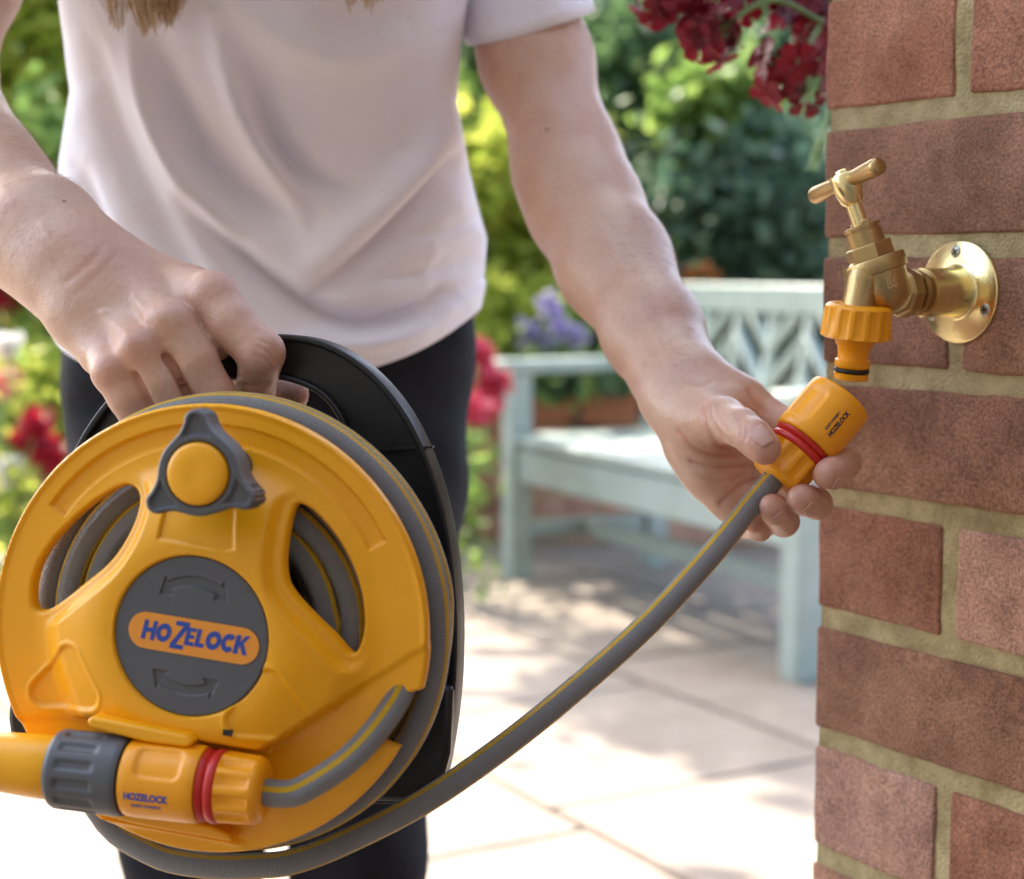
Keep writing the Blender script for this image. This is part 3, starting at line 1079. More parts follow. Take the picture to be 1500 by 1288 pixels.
def disc_h(X, Y):
    r = np.hypot(X, Y)
    wall_l, wall_r = seg_dist(X, Y, wl), seg_dist(X, Y, wr)
    win = np.minimum(wall_l, wall_r)
    h = 0.0185 * (1 - sst(0.050, 0.108, r))                       # dish
    # star of three spokes stands proud, falls away towards the windows
    h = h + 0.0075 * sst(0.004, 0.011, win) * (1 - sst(0.082, 0.100, r))
    h = h - 0.006 * (1 - sst(0.0440, 0.0462, r))
    # sunk rim band in an arc over the top
    in_arc = -seg_dist(X, Y, arc1)
    h = h - 0.0028 * sst(-0.0005, 0.0009, in_arc)
    h = h + 0.0022 * (1 - sst(0.1075, 0.1085, r)) * 0 
    # rim lip
    h = h + 0.0016 * sst(0.1255, 0.1290, r)
    # sunk triangular panels
    for q, dp in ((pl, 0.0019), (pr, 0.0019)):
        s = 0.0085 - seg_dist(X, Y, q)
        h = h - dp * sst(-0.0005, 0.0014, s)
        h = h + 0.0007 * np.exp(-((s + 0.0016) / 0.0011) ** 2)
    s = -seg_dist(X, Y, ptp)
    h = h - 0.0022 * sst(-0.0008, 0.0010, s)
    # trough for the spray gun below a chord
    lvl = -0.0575 - 0.03 * X + 0.9 * np.maximum(0, X - 0.045) - 0.25 * np.maximum(0, -X - 0.05)
    f = sst(-0.0060, 0.0010, Y - lvl)
    h = h * f + (1 - f) * (-0.002)
    ridge = np.abs(Y - (-0.1195 + 0.0)) 
    h = h + 0.004 * np.exp(-(ridge / 0.0022) ** 2) * sst(-.075, -.065, X) * (1 - sst(.030, .042, X))
    return h, win, r


def sdf_plate(fs, outline, R, step, back, edge_r):
    """fs(X,Y) -> height; outline(X,Y) -> signed distance (negative inside)"""
    n = int(2 * R / step) + 3
    g_ = (np.arange(n) - n / 2) * step
    X, Y = np.meshgrid(g_, g_, indexing='ij')
    for _ in range(3):                                           # snap vertices next to an edge onto it
        s = outline(X, Y)
        e = step * 0.3
        gx = (outline(X + e, Y) - outline(X - e, Y)) / (2 * e)
        gy = (outline(X, Y + e) - outline(X, Y - e)) / (2 * e)
        gl = np.maximum(np.hypot(gx, gy), 1e-6)
        if _ == 0:
            near = np.abs(s) < step * 0.76
        X = np.where(near, X - gx / gl * s, X)
        Y = np.where(near, Y - gy / gl * s, Y)
    s = outline(X, Y)
    s = np.where(near, 0, s)
    H = fs(X, Y)
    t = np.clip(-s / edge_r, 0, 1)
    H = H - edge_r * (1 - np.sqrt(1 - (1 - t) ** 2))              # rounded edges
    okv = s <= step * 0.05
    idx = np.arange(n * n).reshape(n, n)
    q = np.stack([idx[:-1, :-1], idx[1:, :-1], idx[1:, 1:], idx[:-1, 1:]], -1).reshape(-1, 4)
    xx, yy = X.ravel()[q], Y.ravel()[q]
    area = np.abs((xx[:, 0] - xx[:, 2]) * (yy[:, 1] - yy[:, 3]) - (xx[:, 1] - xx[:, 3]) * (yy[:, 0] - yy[:, 2])) / 2
    ok = okv.ravel()[q].all(axis=1) & (area > 0.12 * step * step)
    q = q[ok]
    used = np.unique(q)
    remap = -np.ones(n * n, int)
    remap[used] = np.arange(len(used))
    q = remap[q]
    V = np.stack([X.ravel()[used], Y.ravel()[used], H.ravel()[used]], 1)
    # walls down from the open borders
    ed = np.concatenate([q[:, [0, 1]], q[:, [1, 2]], q[:, [2, 3]], q[:, [3, 0]]])
    key = np.sort(ed, 1)
    key = key[:, 0].astype(np.int64) * (len(V) + 1) + key[:, 1]
    un, inv, cnt = np.unique(key, return_inverse=True, return_counts=True)
    be = ed[cnt[inv] == 1]
    bv = np.unique(be)
    m2 = -np.ones(len(V), int)
    m2[bv] = np.arange(len(bv)) + len(V)
    Vb = V[bv].copy()
    Vb[:, 2] = Vb[:, 2] - back
    F = np.concatenate([q, np.stack([be[:, 1], be[:, 0], m2[be[:, 0]], m2[be[:, 1]]], 1)])
    return np.concatenate([V, Vb]), F


def place(V, o, u, v, n):
    V = V * RS
    return np.asarray(o) + V[:, :1] * u + V[:, 1:2] * v + V[:, 2:3] * n


notch = catmull([(.1420, -.0120), (.1235, -.0165), (.1150, -.0230), (.1085, -.0345), (.1060, -.0430), (.1120, -.0475), (.1300, -.0480), (.1500, -.034)], 4, True)


def disc_outline(X, Y):
    r = np.hypot(X, Y) - 0.130
    r = np.maximum(r, -np.minimum(seg_dist(X, Y, wl), seg_dist(X, Y, wr)))
    return np.maximum(r, -seg_dist(X, Y, notch))


V, F = sdf_plate(lambda X, Y: disc_h(X, Y)[0], disc_outline, 0.134, 0.0009, 0.007, 0.0024)
me = np_mesh('front_disc', place(V, RO, RU, RV, RN), F)
me.set_sharp_from_angle(angle=math.radians(50))
disc = obj('front_disc', me, M_YEL, reel)

# small square hole and clip tab above the gun
m = MB()
m.box(rp_(.0285, -.0500, float(disc_h(np.array([.0285]), np.array([-.0500]))[0][0]) - .0008), (.0026, .0017, .0012), (RU, RV, RN))
obj('latch_hole', m, M_RUBBER, disc)
m = MB()
cl = [(-.052, -.055), (-.049, -.0522), (.008, -.0535), (.0125, -.0565), (.009, -.0605), (-.015, -.0615), (-.0495, -.059)]
m.prism(cl, (RO, RU, RV, RN), 0.004, 0.034)
obj('clip_tab', m, M_YEL, disc, bevel=0.0018, seg=3)
m = MB()
cl = [(-.066, -.1095), (-.058, -.1075), (.022, -.1085), (.033, -.1115), (.034, -.1155), (-.02, -.1160), (-.064, -.1135)]
m.prism(cl, (RO, RU, RV, RN), -0.004, 0.0115)
obj('lower_lip', m, M_YEL, disc, bevel=0.002, seg=3)

# ---- hub badge
HUBH = 0.0245
HB = rp_(0, 0, HUBH)


def hubp(u, v, h=0):
    return HB + (RU * u + RV * v + RN * h) * RS


def arrow_poly(sgn):
    """curved double-headed arrow as an outline"""
    r0, r1, w = 0.0280, 0.0335, 0.0034
    a0, a1 = (52, 134) if sgn > 0 else (230, 308)
    ah = 13
    pts = [(r1 * math.cos(a), r1 * math.sin(a)) for a in np.radians(np.linspace(a0 + ah, a1 - ah, 14))]
    aa = math.radians(a1 - ah)
    pts += [((r1 + w) * math.cos(aa), (r1 + w) * math.sin(aa))]
    at_ = math.radians(a1 + 2)
    rm = (r0 + r1) / 2 - 0.0012
    pts += [(rm * math.cos(at_), rm * math.sin(at_)), ((r0 - w) * math.cos(aa), (r0 - w) * math.sin(aa))]
    pts += [(r0 * math.cos(a), r0 * math.sin(a)) for a in np.radians(np.linspace(a1 - ah, a0 + ah, 14))]
    aa = math.radians(a0 + ah)
    pts += [((r0 - w) * math.cos(aa), (r0 - w) * math.sin(aa))]
    at_ = math.radians(a0 - 2)
    pts += [(rm * math.cos(at_), rm * math.sin(at_)), ((r1 + w) * math.cos(aa), (r1 + w) * math.sin(aa))]
    return np.array(pts)


ARW = [arrow_poly(1), arrow_poly(-1)]


def hub_h(X, Y):
    h = np.zeros_like(X)
    for a in ARW:
        h = h - 0.0013 * sst(-0.00022, 0.0003, -seg_dist(X, Y, a))
    return h


V, F = sdf_plate(hub_h, lambda X, Y: np.hypot(X, Y) - 0.0452, 0.046, 0.00045, 0.006, 0.0010)
me = np_mesh('hub_cap', place(V, HB, RU, RV, RN), F)
hub = obj('hub_cap', me, M_GREY, reel)
m = MB()
cap_poly = [(0.0300 + 0.0103 * math.cos(a), -0.0006 + 0.0103 * math.sin(a)) for a in np.radians(np.linspace(-90, 90, 16))] + [(-0.0265 + 0.0103 * math.cos(a), -0.0006 + 0.0103 * math.sin(a)) for a in np.radians(np.linspace(90, 270, 16))]
m.prism(cap_poly, (HB, RU, RV, RN), -0.002, 0.0006)
obj('badge', m, M_BADGE, hub)
m = MB()
# lettering: heavy capitals, the Z taller than the rest and reaching below the line


def ring_quads(a0, a1, ro, ri, n=28):
    q = []
    for k in range(n):
        t0, t1 = math.radians(a0 + (a1 - a0) * k / n), math.radians(a0 + (a1 - a0) * (k + 1) / n)
        c = lambda t, r: (0.5 + r * math.cos(t), 0.5 + r * math.sin(t))
        q.append([c(t0, ri), c(t0, ro), c(t1, ro), c(t1, ri)])
    return q


def rect(x0, y0, x1, y1):
    return [(x0, y0), (x1, y0), (x1, y1), (x0, y1)]


GLY = {'H': [rect(0, 0, .31, 1), rect(.69, 0, 1, 1), rect(.31, .39, .69, .63)],
       'O': ring_quads(0, 360, .52, .22), 'C': ring_quads(42, 318, .52, .22),
       'Z': [rect(.08, .84, 1, 1), rect(0, 0, .92, .16), [(0, .16), (.36, .16), (1, .84), (.64, .84)]],
       'E': [rect(0, 0, .42, 1), rect(.42, .79, 1, 1), rect(.42, .40, .9, .60), rect(.42, 0, 1, .21)],
       'L': [rect(0, 0, .44, 1), rect(.44, 0, 1, .23)],
       'K': [rect(0, 0, .33, 1), [(.33, .36), (.50, .52), (1, 1), (.66, 1), (.33, .62)], [(.42, .44), (.70, 0), (1.04, 0), (.60, .62)]]}
x = -0.0290
for ch, w_, h_, dy in (('H', .0078, .0110, -.0056), ('O', .0084, .0102, -.0054), ('Z', .0086, .0158, -.0082), ('E', .0056, .0102, -.0052), ('L', .0054, .0102, -.0052), ('O', .0086, .0102, -.0052), ('C', .0080, .0102, -.0052), ('K', .0080, .0108, -.0054)):
    for q in GLY[ch]:
        m.add([hubp(x + a * w_ + 0.13 * b_ * h_, dy + b_ * h_, 0.0009) for a, b_ in q], [tuple(range(len(q)))])
    x += w_ + 0.00055 - (0.0009 if ch in 'CZ' else 0)
obj('lettering', m, M_BLUE, hub, smooth=0)

# ---- crank knob
KH = 0.034
KO = rp_(0.0045, 0.0945, 0.0)


def knob_outline(X, Y):
    th = np.arctan2(Y, X)
    r = np.hypot(X, Y)
    d = r - 0.0228
    for k in range(3):
        a = math.radians(101 + 120 * k)
        cx, cy = 0.0255 * math.cos(a), 0.0255 * math.sin(a)
        # tapering ears
        dx, dy = math.cos(a), math.sin(a)
        t = np.clip((X * dx + Y * dy) / 0.0285, 0, 1)
        e = np.hypot(X - dx * t * 0.0285, Y - dy * t * 0.0285) - (0.0200 * (1 - t) + 0.0062 * t)
        kk = 0.004
        hh = np.clip(0.5 + 0.5 * (e - d) / kk, 0, 1)
        d = e * (1 - hh) + d * hh - kk * hh * (1 - hh)
    return d


def knob_h(X, Y):
    d = knob_outline(X, Y)
    r = np.hypot(X, Y)
    h = 0.0 - 0.0022 * sst(0.0022, 0.0036, -d) * sst(0.0205, 0.0225, r)
    h = h - 0.003 * (1 - sst(0.0172, 0.0182, r))
    return h


V, F = sdf_plate(knob_h, knob_outline, 0.037, 0.0006, 0.0, 0.0014)
# side walls, ribbed on the ears, leaning out towards the disc
nb = len(V)
Vw = V.copy()
edn = F
key_e = np.concatenate([F[:, [0, 1]], F[:, [1, 2]], F[:, [2, 3]], F[:, [3, 0]]])
kk = np.sort(key_e, 1)
ky = kk[:, 0].astype(np.int64) * (nb + 1) + kk[:, 1]
un, inv, cnt = np.unique(ky, return_inverse=True, return_counts=True)
F0 = F[: len(F)]
KTOP = KH + 0.024
Vk = V.copy()
low = V[:, 2] < -0.0013
me = np_mesh('crank_knob', place(Vk, KO + RN * KTOP * RS, RU, RV, RN), F0)
# body of the knob: same outline, many small steps round, ribs pressed into the ears
kb = MB()
ring = []
NK = 360
for k in range(NK):
    th = 2 * math.pi * k / NK
    lo_r, hi_r = 0.015, 0.042
    for _ in range(26):
        mid = (lo_r + hi_r) / 2
        if knob_outline(np.array([mid * math.cos(th)]), np.array([mid * math.sin(th)]))[0] < 0:
            lo_r = mid
        else:
            hi_r = mid
    ring.append((th, lo_r))
lv = [(KTOP - 0.0014, 1.0), (KTOP - 0.006, 1.0), (KTOP - 0.014, 1.0), (KTOP - 0.020, 0.99), (KTOP - 0.0225, 0.95)]
vs, fs = [], []
for h, s in lv:
    for th, r in ring:
        rb = 0.0
        if r > 0.0275 and KTOP - h > 0.004 and KTOP - h < 0.0215:
            rb = 0.0007 * (1 if math.sin(r * 1000 * 4.2) > 0 else -1)
        rr = r * s + rb * 0.8
        vs.append(KO + (RU * rr * math.cos(th) + RV * rr * math.sin(th) + RN * h) * RS)
for i in range(len(lv) - 1):
    for k in range(NK):
        k2 = (k + 1) % NK
        fs.append((i * NK + k, (i + 1) * NK + k, (i + 1) * NK + k2, i * NK + k2))
kb.add(vs, fs)
knob = obj('crank_knob', me, M_GREY, reel)
obj('knob_side', kb, M_GREY, knob, smooth=40)
m = MB()
prof = [(KTOP - .006, .0172)] + [(KTOP + .0036 - .0052 * (1 - math.cos(a)), .0170 * math.sin(a) if a < 1.5 else .0170) for a in np.linspace(1.5, 0.02, 12)]
prof = [(KTOP - .006, .0170), (KTOP + .0004, .0170), (KTOP + .0018, .0163), (KTOP + .0027, .0145), (KTOP + .0033, .0100), (KTOP + .0035, .0060), (KTOP + .0032, .0030), (KTOP + .0031, .0004)]
m.lathe(KO, RN, prof, 64)
obj('knob_button', m, M_YEL, knob, smooth=60)
m = MB()
m.lathe(KO, RN, [(0.0, .012), (KTOP - 0.02, .012)], 32)
obj('knob_post', m, M_GREY, knob)

# ---- drum, rear disc and fixed black frame
m = MB()
m.lathe(rp_(0, 0, -0.012), -RN, [(0, .050), (.08, .050)], 48)
obj('drum', m, M_BLACK, reel)
m = MB()
m.lathe(rp_(0, 0, -0.086), -RN, [(0, .102), (.004, .102)], 96)
obj('rear_disc', m, M_BLACK, reel, bevel=0.001)

out = [(-.121, .035), (-.119, .06), (-.108, .092), (-.088, .121), (-.058, .142), (-.020, .1555), (.018, .158), (.052, .148), (.082, .126), (.104, .096), (.120, .058), (.129, .015), (.132, -.030), (.131, -.075), (.126, -.122), (.120, -.136), (.060, -.143), (.050, -.138), (-.05, -.138), (-.06, -.143), (-.118, -.137), (-.124, -.122), (-.126, -.06), (-.124, -.01)]
out = [(a * (1.17 if a < 0 else 0.965), b * (1.09 if b > 0 else 0.835)) for a, b in out]
OUTB = catmull(out, 5, True)
HOLE = catmull([(-.088, .100), (-.078, .121), (-.046, .1385), (-.005, .1445), (.027, .1375), (.044, .120), (.047, .100), (.036, .086), (-.02, .088), (-.07, .086)], 6, True)


def frame_out(X, Y):
    return np.maximum(seg_dist(X, Y, OUTB), -seg_dist(X, Y, HOLE))


BO = rp_(0, 0, -0.100)
c_, s_ = math.cos(-roll * 0.55), math.sin(-roll * 0.55)
BU, BV = RU * c_ - RV * s_, RU * s_ + RV * c_
V, F = sdf_plate(lambda X, Y: X * 0 - 0.007, frame_out, 0.184, 0.003, 0.004, 0.0005)
cf = obj('carry_frame', np_mesh('carry_frame', place(V, BO, BU, BV, RN), F), M_BLACK, reel)


def rim_band(name, poly, w, h0, h1):
    """closed lip that follows an outline: square section with softened edges"""
    poly = np.asarray(poly)
    n_ = len(poly)
    tg = np.roll(poly, -1, 0) - np.roll(poly, 1, 0)
    tg /= np.linalg.norm(tg, axis=1)[:, None]
    nr = np.stack([tg[:, 1], -tg[:, 0]], 1)
    sec = [(0, h0), (0, h1 - .0012), (-.0004, h1 - .0003), (-.0012, h1), (-w + .0012, h1), (-w + .0004, h1 - .0003), (-w, h1 - .0012), (-w, h0)]
    vs, fs = [], []
    for q, k in zip(poly, nr):
        for o_, h in sec:
            p2 = q + k * o_
            vs.append(BO + (BU * p2[0] + BV * p2[1] + RN * h) * RS)
    ns = len(sec)
    for a_ in range(n_):
        b_ = (a_ + 1) % n_
        for k in range(ns):
            k2 = (k + 1) % ns
            fs.append((a_ * ns + k, b_ * ns + k, b_ * ns + k2, a_ * ns + k2))
    mb = MB()
    mb.add(vs, fs)
    return obj(name, mb, M_BLACK, cf, smooth=60)


OUT2 = catmull(out, 9, True)
HOL2 = HOLE[::-1]
ccw = lambda q: np.sum(q[:, 0] * np.roll(q[:, 1], -1) - np.roll(q[:, 0], -1) * q[:, 1])
if ccw(OUT2) < 0:
    OUT2 = OUT2[::-1]
if ccw(HOL2) > 0:
    HOL2 = HOL2[::-1]
rim_band('outer_lip', OUT2, 0.0042, -0.024, 0.0)
rim_band('handle_lip', HOL2, 0.0036, -0.024, -0.001)
m = MB()
m.bar(BO + (BU * .062 + BV * .103 - RN * .006) * RS, BO + (BU * .104 + BV * .108 - RN * .006) * RS, .0016, .006, tuple(RN))
obj('moulded_rib', m, M_BLACK, cf)
# foot box at the lower right
m = MB()
m.prism([(.062, -.040), (.127, -.038), (.1275, -.080), (.121, -.1115), (.048, -.1175), (.040, -.112)], (BO, BU, BV, RN), -0.006, 0.008)
obj('foot', m, M_BLACK, reel, bevel=0.003)
m = MB()
m.prism([(-.082, -.042), (-.060, -.112), (-.068, -.1175), (-.148, -.1115), (-.154, -.080), (-.153, -.040)], (BO, BU, BV, RN), -0.006, 0.030)
obj('foot', m, M_BLACK, reel, bevel=0.003)

# ================================================================== hose
HR = 0.0077
M_HOSE = mat('grey_braided_hose', (0.10, 0.10, 0.108), rough=0.5)
nt = M_HOSE.node_tree
b = nt.nodes['Principled BSDF']
uvn = nd(M_HOSE, 'ShaderNodeUVMap')
sx = nd(M_HOSE, 'ShaderNodeSeparateXYZ')
nt.links.new(uvn.outputs[0], sx.inputs[0])


def mth(op, a, bb=None, cc=None):
    q = nd(M_HOSE, 'ShaderNodeMath')
    q.operation = op
    for i, z in enumerate((a, bb, cc)):
        if z is None:
            continue
        if isinstance(z, (int, float)):
            q.inputs[i].default_value = z
        else:
            nt.links.new(z, q.inputs[i])
    return q.outputs[0]


u3 = mth('FRACT', mth('MULTIPLY', sx.outputs['X'], 3.0))
st_ = mth('LESS_THAN', mth('ABSOLUTE', mth('SUBTRACT', u3, 0.5)), 0.105)
# knitted braid: two crossing families of threads under a clear skin
k1 = mth('SINE', mth('ADD', mth('MULTIPLY', sx.outputs['X'], 6.28318 * 24), mth('MULTIPLY', sx.outputs['Y'], 2900.0)))
k2 = mth('SINE', mth('SUBTRACT', mth('MULTIPLY', sx.outputs['X'], 6.28318 * 24), mth('MULTIPLY', sx.outputs['Y'], 2900.0)))
kn = mth('MULTIPLY', k1, k2)
rp2 = nd(M_HOSE, 'ShaderNodeValToRGB')
rp2.color_ramp.elements[0].color, rp2.color_ramp.elements[0].position = (0.20, 0.198, 0.20, 1), 0.15
rp2.color_ramp.elements[1].color, rp2.color_ramp.elements[1].position = (0.37, 0.367, 0.37, 1), 0.95
nt.links.new(mth('MULTIPLY_ADD', kn, 0.5, 0.5), rp2.inputs[0])
mxc = nd(M_HOSE, 'ShaderNodeMixRGB')
nt.links.new(st_, mxc.inputs[0])
nt.links.new(rp2.outputs[0], mxc.inputs[1])
mxc.inputs[2].default_value = (0.72, 0.42, 0.015, 1)
nt.links.new(mxc.outputs[0], b.inputs['Base Color'])
bm_ = nd(M_HOSE, 'ShaderNodeBump')
bm_.inputs['Distance'].default_value = 0.0004
nt.links.new(kn, bm_.inputs['Height'])
nt.links.new(bm_.outputs[0], b.inputs['Normal'])
b.inputs['Roughness'].default_value = 0.3

hose_pts = []
# gun end: out of the nut, round the rim through the notch, in behind the disc
GA, GB_ = rp_(-.120, -.0905, .026), rp_(.0535, -.0790, .026)      # axis of the gun along the disc
gdir = unit(GB_ - GA)
A0 = [GB_ - gdir * 0.008, GB_ + gdir * 0.010, rp_(.0790, -.0715, .024), rp_(.0965, -.0560, .016), rp_(.1085, -.0380, .004), rp_(.1165, -.0180, -.008), rp_(.1185, .006, -.018), rp_(.1150, .0330, -.0225)]
coil = []


def ring_pts(r, h, a0, a1, r2=None, h2=None, wob=0.0):
    n_ = max(4, int(abs(a1 - a0) / 7))
    o_ = []
    for i in range(n_):
        t = i / n_
        a = math.radians(a0 + (a1 - a0) * t)
        rr = r + (0 if r2 is None else (r2 - r) * t) + wob * math.sin(3.1 * a + r * 300)
        hh = h + (0 if h2 is None else (h2 - h) * t) + wob * math.cos(2.3 * a + h * 200)
        o_.append(rp_(rr * math.cos(a), rr * math.sin(a), hh))
    return o_


ctrl = list(A0)
a = 16.0
W = 2 * HR + 0.0006
# wind inwards: a few layers, seen through the windows, then the outer layer at the right
seq = [(.1130, -.0225), (.0980, -.0160), (.0832, -.0160), (.0685, -.0165), (.0580, -.031), (.0755, -.031), (.0905, -.031), (.1060, -.037), (.106, -.054), (.090, -.058), (.074, -.058), (.074, -.074), (.092, -.075), (.1280, -.0500), (.1302, -.0275)]
for (r_, h_), (r2, h2) in zip(seq[:-1], seq[1:]):
    ctrl += ring_pts(r_, h_, a, a + 360, r2, h2, 0.0006)
    a += 360
# leave the reel at the bottom and sag across to the connector in the hand
a_end = a + 190
ctrl += ring_pts(.1302, -.0275, a, a_end, .1265, -.0380)
CN0 = P(1133, 702, 0.880)
CN1 = P(1235, 580, 0.888)
CAX = unit(CN1 - CN0)
tail = [(140, 1180, 0.812), (220, 1248, 0.806), (300, 1268, 0.800), (380, 1268, 0.796), (430, 1262, 0.795), (500, 1236, 0.797), (620, 1175, 0.803), (740, 1092, 0.812), (850, 1003, 0.823), (950, 913, 0.836), (1040, 815, 0.852)]
ctrl += [P(*q) for q in tail]
ctrl += [CN0 - CAX * 0.020, CN0 - CAX * 0.005, CN0 + CAX * 0.010]
pts = catmull(ctrl, 5)
HR_ARR = HR * RS * np.ones(len(pts))
m = MB()
MB.S = 1.0
m.tube(pts, HR_ARR, 24, twist=0.0, uv=True, hint=tuple(RN))
hose = tag(obj('garden_hose', m, M_HOSE, None, smooth=180), 'grey braided garden hose with yellow stripes, coiled on the reel and held out', 'hose')


MB.S = 1.0
# ================================================================== hose connectors
def ribbed(n, depth, duty=0.5, i0=1, i1=99):
    def f(th, i, t, r):
        if i < i0 or i > i1:
            return r
        s = math.cos(n * th)
        k = 1 / (1 + math.exp(-6 * (s - 0.15)))
        return r - depth * (1 - k)
    return f


def connector(name, label, base, axis, hint, L=0.0565, R=0.0172, swap_print=False, cat='hose connector'):
    """quick connector: ribbed nut, red ring, body with thumb recesses and print"""
    t = thing(name, label, cat, base)
    e1, e2, a = frame(axis, hint)
    k = L / 0.0565
    m = MB()
    m.lathe(base, axis, [(0, R * .62), (0.0008 * k, R * .80), (0.002 * k, R * .86), (0.0032 * k, R * .90), (0.0050 * k, R * .91), (.0150 * k, R * .95), (.0170 * k, R * .95), (.0176 * k, R * .90)], 120, hint, ribbed(11, R * 0.11, i0=4, i1=5))
    obj('ribbed_nut', m, M_ORG, t, smooth=50)
    m = MB()
    m.lathe(base, axis, [(.0172 * k, R * .85), (.0176 * k, R * .95), (.0195 * k, R * .99), (.0215 * k, R * .93), (.0218 * k, R * .86), (.0222 * k, R * .93), (.0245 * k, R * .97), (.0252 * k, R * .86)], 80, hint)
    obj('red_ring', m, M_RED, t, smooth=60)
    m = MB()
    prof = [(.0250 * k, R * .88), (.0252 * k, R * .99), (.0262 * k, R * 1.03), (.030 * k, R * 1.04)] + [((.030 + .024 * q) * k, R * 1.04) for q in np.linspace(0.04, 0.92, 24)] + [(.0545 * k, R * 1.03), (.0560 * k, R * 1.00), (.0565 * k, R * .93), (.0560 * k, R * .70), (.040 * k, R * .62)]

    def body_r(th, i, tt, r):
        if tt < .0262 * k or tt > .0545 * k:
            return r
        # oval thumb recess on opposite sides
        d = 1e9
        for c in (REC, REC + math.pi):
            dth = (th - c + math.pi) % (2 * math.pi) - math.pi
            q = math.hypot(max(abs(dth * R) - 0.0030 * k, 0), max(abs(tt - .0405 * k) - 0.0060 * k, 0)) - 0.0032 * k
            d = min(d, q)
        x_ = min(1, max(0, (0.0009 - d) / 0.0018))
        return r - 0.0013 * x_ * x_ * (3 - 2 * x_)
    REC = REC_ANGLE[0]
    m.lathe(base, axis, prof, 160, hint, body_r, cap=False)
    body = obj('body', m, M_ORG, t, smooth=50)
    return t, body, (e1, e2, a)


def wrap_print(parent, base, fr, R, th_c, t_c, txt, size, along, mtl=None, lift=0.00015, flip=1, offs=0.05, spacing=0.82):
    """flat print wrapped on a cylinder. along=True: text runs along the axis"""
    e1, e2, a = fr
    vs, fs = text_polys(txt, size, offs * size, 0.1)
    w, h = vs[:, 0].max(), vs[:, 1].max()
    out_ = []
    for p_ in vs:
        x, y = (p_[0] - w / 2) * spacing, p_[1] - h / 2
        if along:
            tt, arc = t_c + flip * x, -flip * y
        else:
            tt, arc = t_c + flip * y, flip * x
        th = th_c + arc / R
        out_.append(np.asarray(base) + a * tt + (e1 * math.cos(th) + e2 * math.sin(th)) * (R + lift))
    m = MB()
    m.add(out_, fs)
    return obj('print', m, mtl or M_PRINT, parent, smooth=0)


# angle on the connector (about its axis) that faces the camera
def facing(fr, base):
    e1, e2, a = fr
    q = C0 - np.asarray(base)
    return math.atan2(np.dot(q, e2), np.dot(q, e1))


def ang_of(fr, vec):
    return math.atan2(np.dot(vec, fr[1]), np.dot(vec, fr[0]))


fr = frame(CAX, (0, 0, 1))
REC_ANGLE = [facing(fr, CN0) + 0.0]
side = unit(np.cross(CAX, unit(C0 - CN0)))
sgn = 1 if ang_of(fr, side) is not None else 1
sg = 1 if np.dot(side, RT) < 0 else -1       # direction towards picture left
dth = (ang_of(fr, side * sg) - REC_ANGLE[0] + math.pi) % (2 * math.pi) - math.pi
LEFT = 1 if dth > 0 else -1                   # turning this way moves a mark to the picture's left
face0 = REC_ANGLE[0]
REC_ANGLE[0] = face0 + LEFT * 0.72
hc, hbody, hfr = connector('hose_connector', 'orange quick connector with red ring held in the open hand', CN0, CAX, (0, 0, 1))
wrap_print(hbody, CN0, hfr, 0.0172 * 1.04, face0 - LEFT * 0.42, 0.0400, 'HOZELOCK', 0.0036, True, flip=1)
wrap_print(hbody, CN0, hfr, 0.0172 * 1.04, face0 - LEFT * 0.22, 0.0390, 'QUICK CONNECT', 0.0017, True, flip=1)

# ---- connector and spray gun parked on the reel
L2, R2 = 0.0800 * RS, 0.0212 * RS
base2 = GB_ + gdir * 0.001
axis2 = -gdir
fr2 = frame(axis2, tuple(RN))
f0 = facing(fr2, base2)
side2 = unit(RV)
dth = (ang_of(fr2, side2) - f0 + math.pi) % (2 * math.pi) - math.pi
UPW = 1 if dth > 0 else -1
REC_ANGLE[0] = f0 + UPW * 0.42
gc, gbody, gfr = connector('gun_connector', 'orange quick connector with red ring clipped across the reel front', base2, axis2, tuple(RN), L2, R2)
wrap_print(gbody, base2, gfr, R2 * 1.04, f0 - UPW * 0.50, 0.062 * RS, 'HOZELOCK', 0.0058 * RS, True, mtl=M_BLUE, flip=-1)
wrap_print(gbody, base2, gfr, R2 * 1.04, f0 - UPW * 0.76, 0.062 * RS, 'QUICK CONNECT', 0.0026 * RS, True, mtl=M_BLUE, flip=-1)
gun = thing('spray_gun', 'yellow hose spray lance with ribbed grey collar resting on the reel', 'spray gun', base2 + axis2 * L2)
m = MB()
s0 = L2 / RS + 0.0004
R2 = R2 / RS
MB.S = RS


def collar_r(th, i, t, r):
    u_ = (t - s0) / 0.044
    if u_ < 0.12 or u_ > 0.82:
        return r
    e = min(1, (u_ - 0.30) / 0.05) if u_ < 0.5 else min(1, (0.82 - u_) / 0.02)
    e = max(0, min(1, e))
    s = math.cos(13 * th)
    return r - 0.0016 * e / (1 + math.exp(-7 * (s - 0.1)))


prof = [(s0, R2 * .9), (s0 + .0005, R2 * 1.04), (s0 + .002, R2 * 1.07)] + [(s0 + .044 * q, R2 * (1.08 - 0.02 * q)) for q in np.linspace(.08, .92, 30)] + [(s0 + .0425, R2 * 1.02), (s0 + .044, R2 * .93)]
m.lathe(base2, axis2, prof, 156, tuple(RN), collar_r)
obj('collar', m, M_GREY, gun, smooth=50)
m = MB()
m.lathe(base2, axis2, [(s0 + .040, R2 * .80), (s0 + .046, R2 * .86), (s0 + .060, R2 * .84), (s0 + .10, R2 * .74), (s0 + .15, R2 * .70), (s0 + .20, R2 * .72), (s0 + .215, R2 * .6)], 48, tuple(RN))
obj('barrel', m, M_YEL, gun, smooth=50)

MB.S = 1.0
# ================================================================== brass tap on the pillar
def brass(name, col, rough, bump, bs):
    m = mat(name, col, rough=rough, metal=1.0, var=0.10, scale=35, bump=bump, bscale=bs, rvar=0.08)
    return m


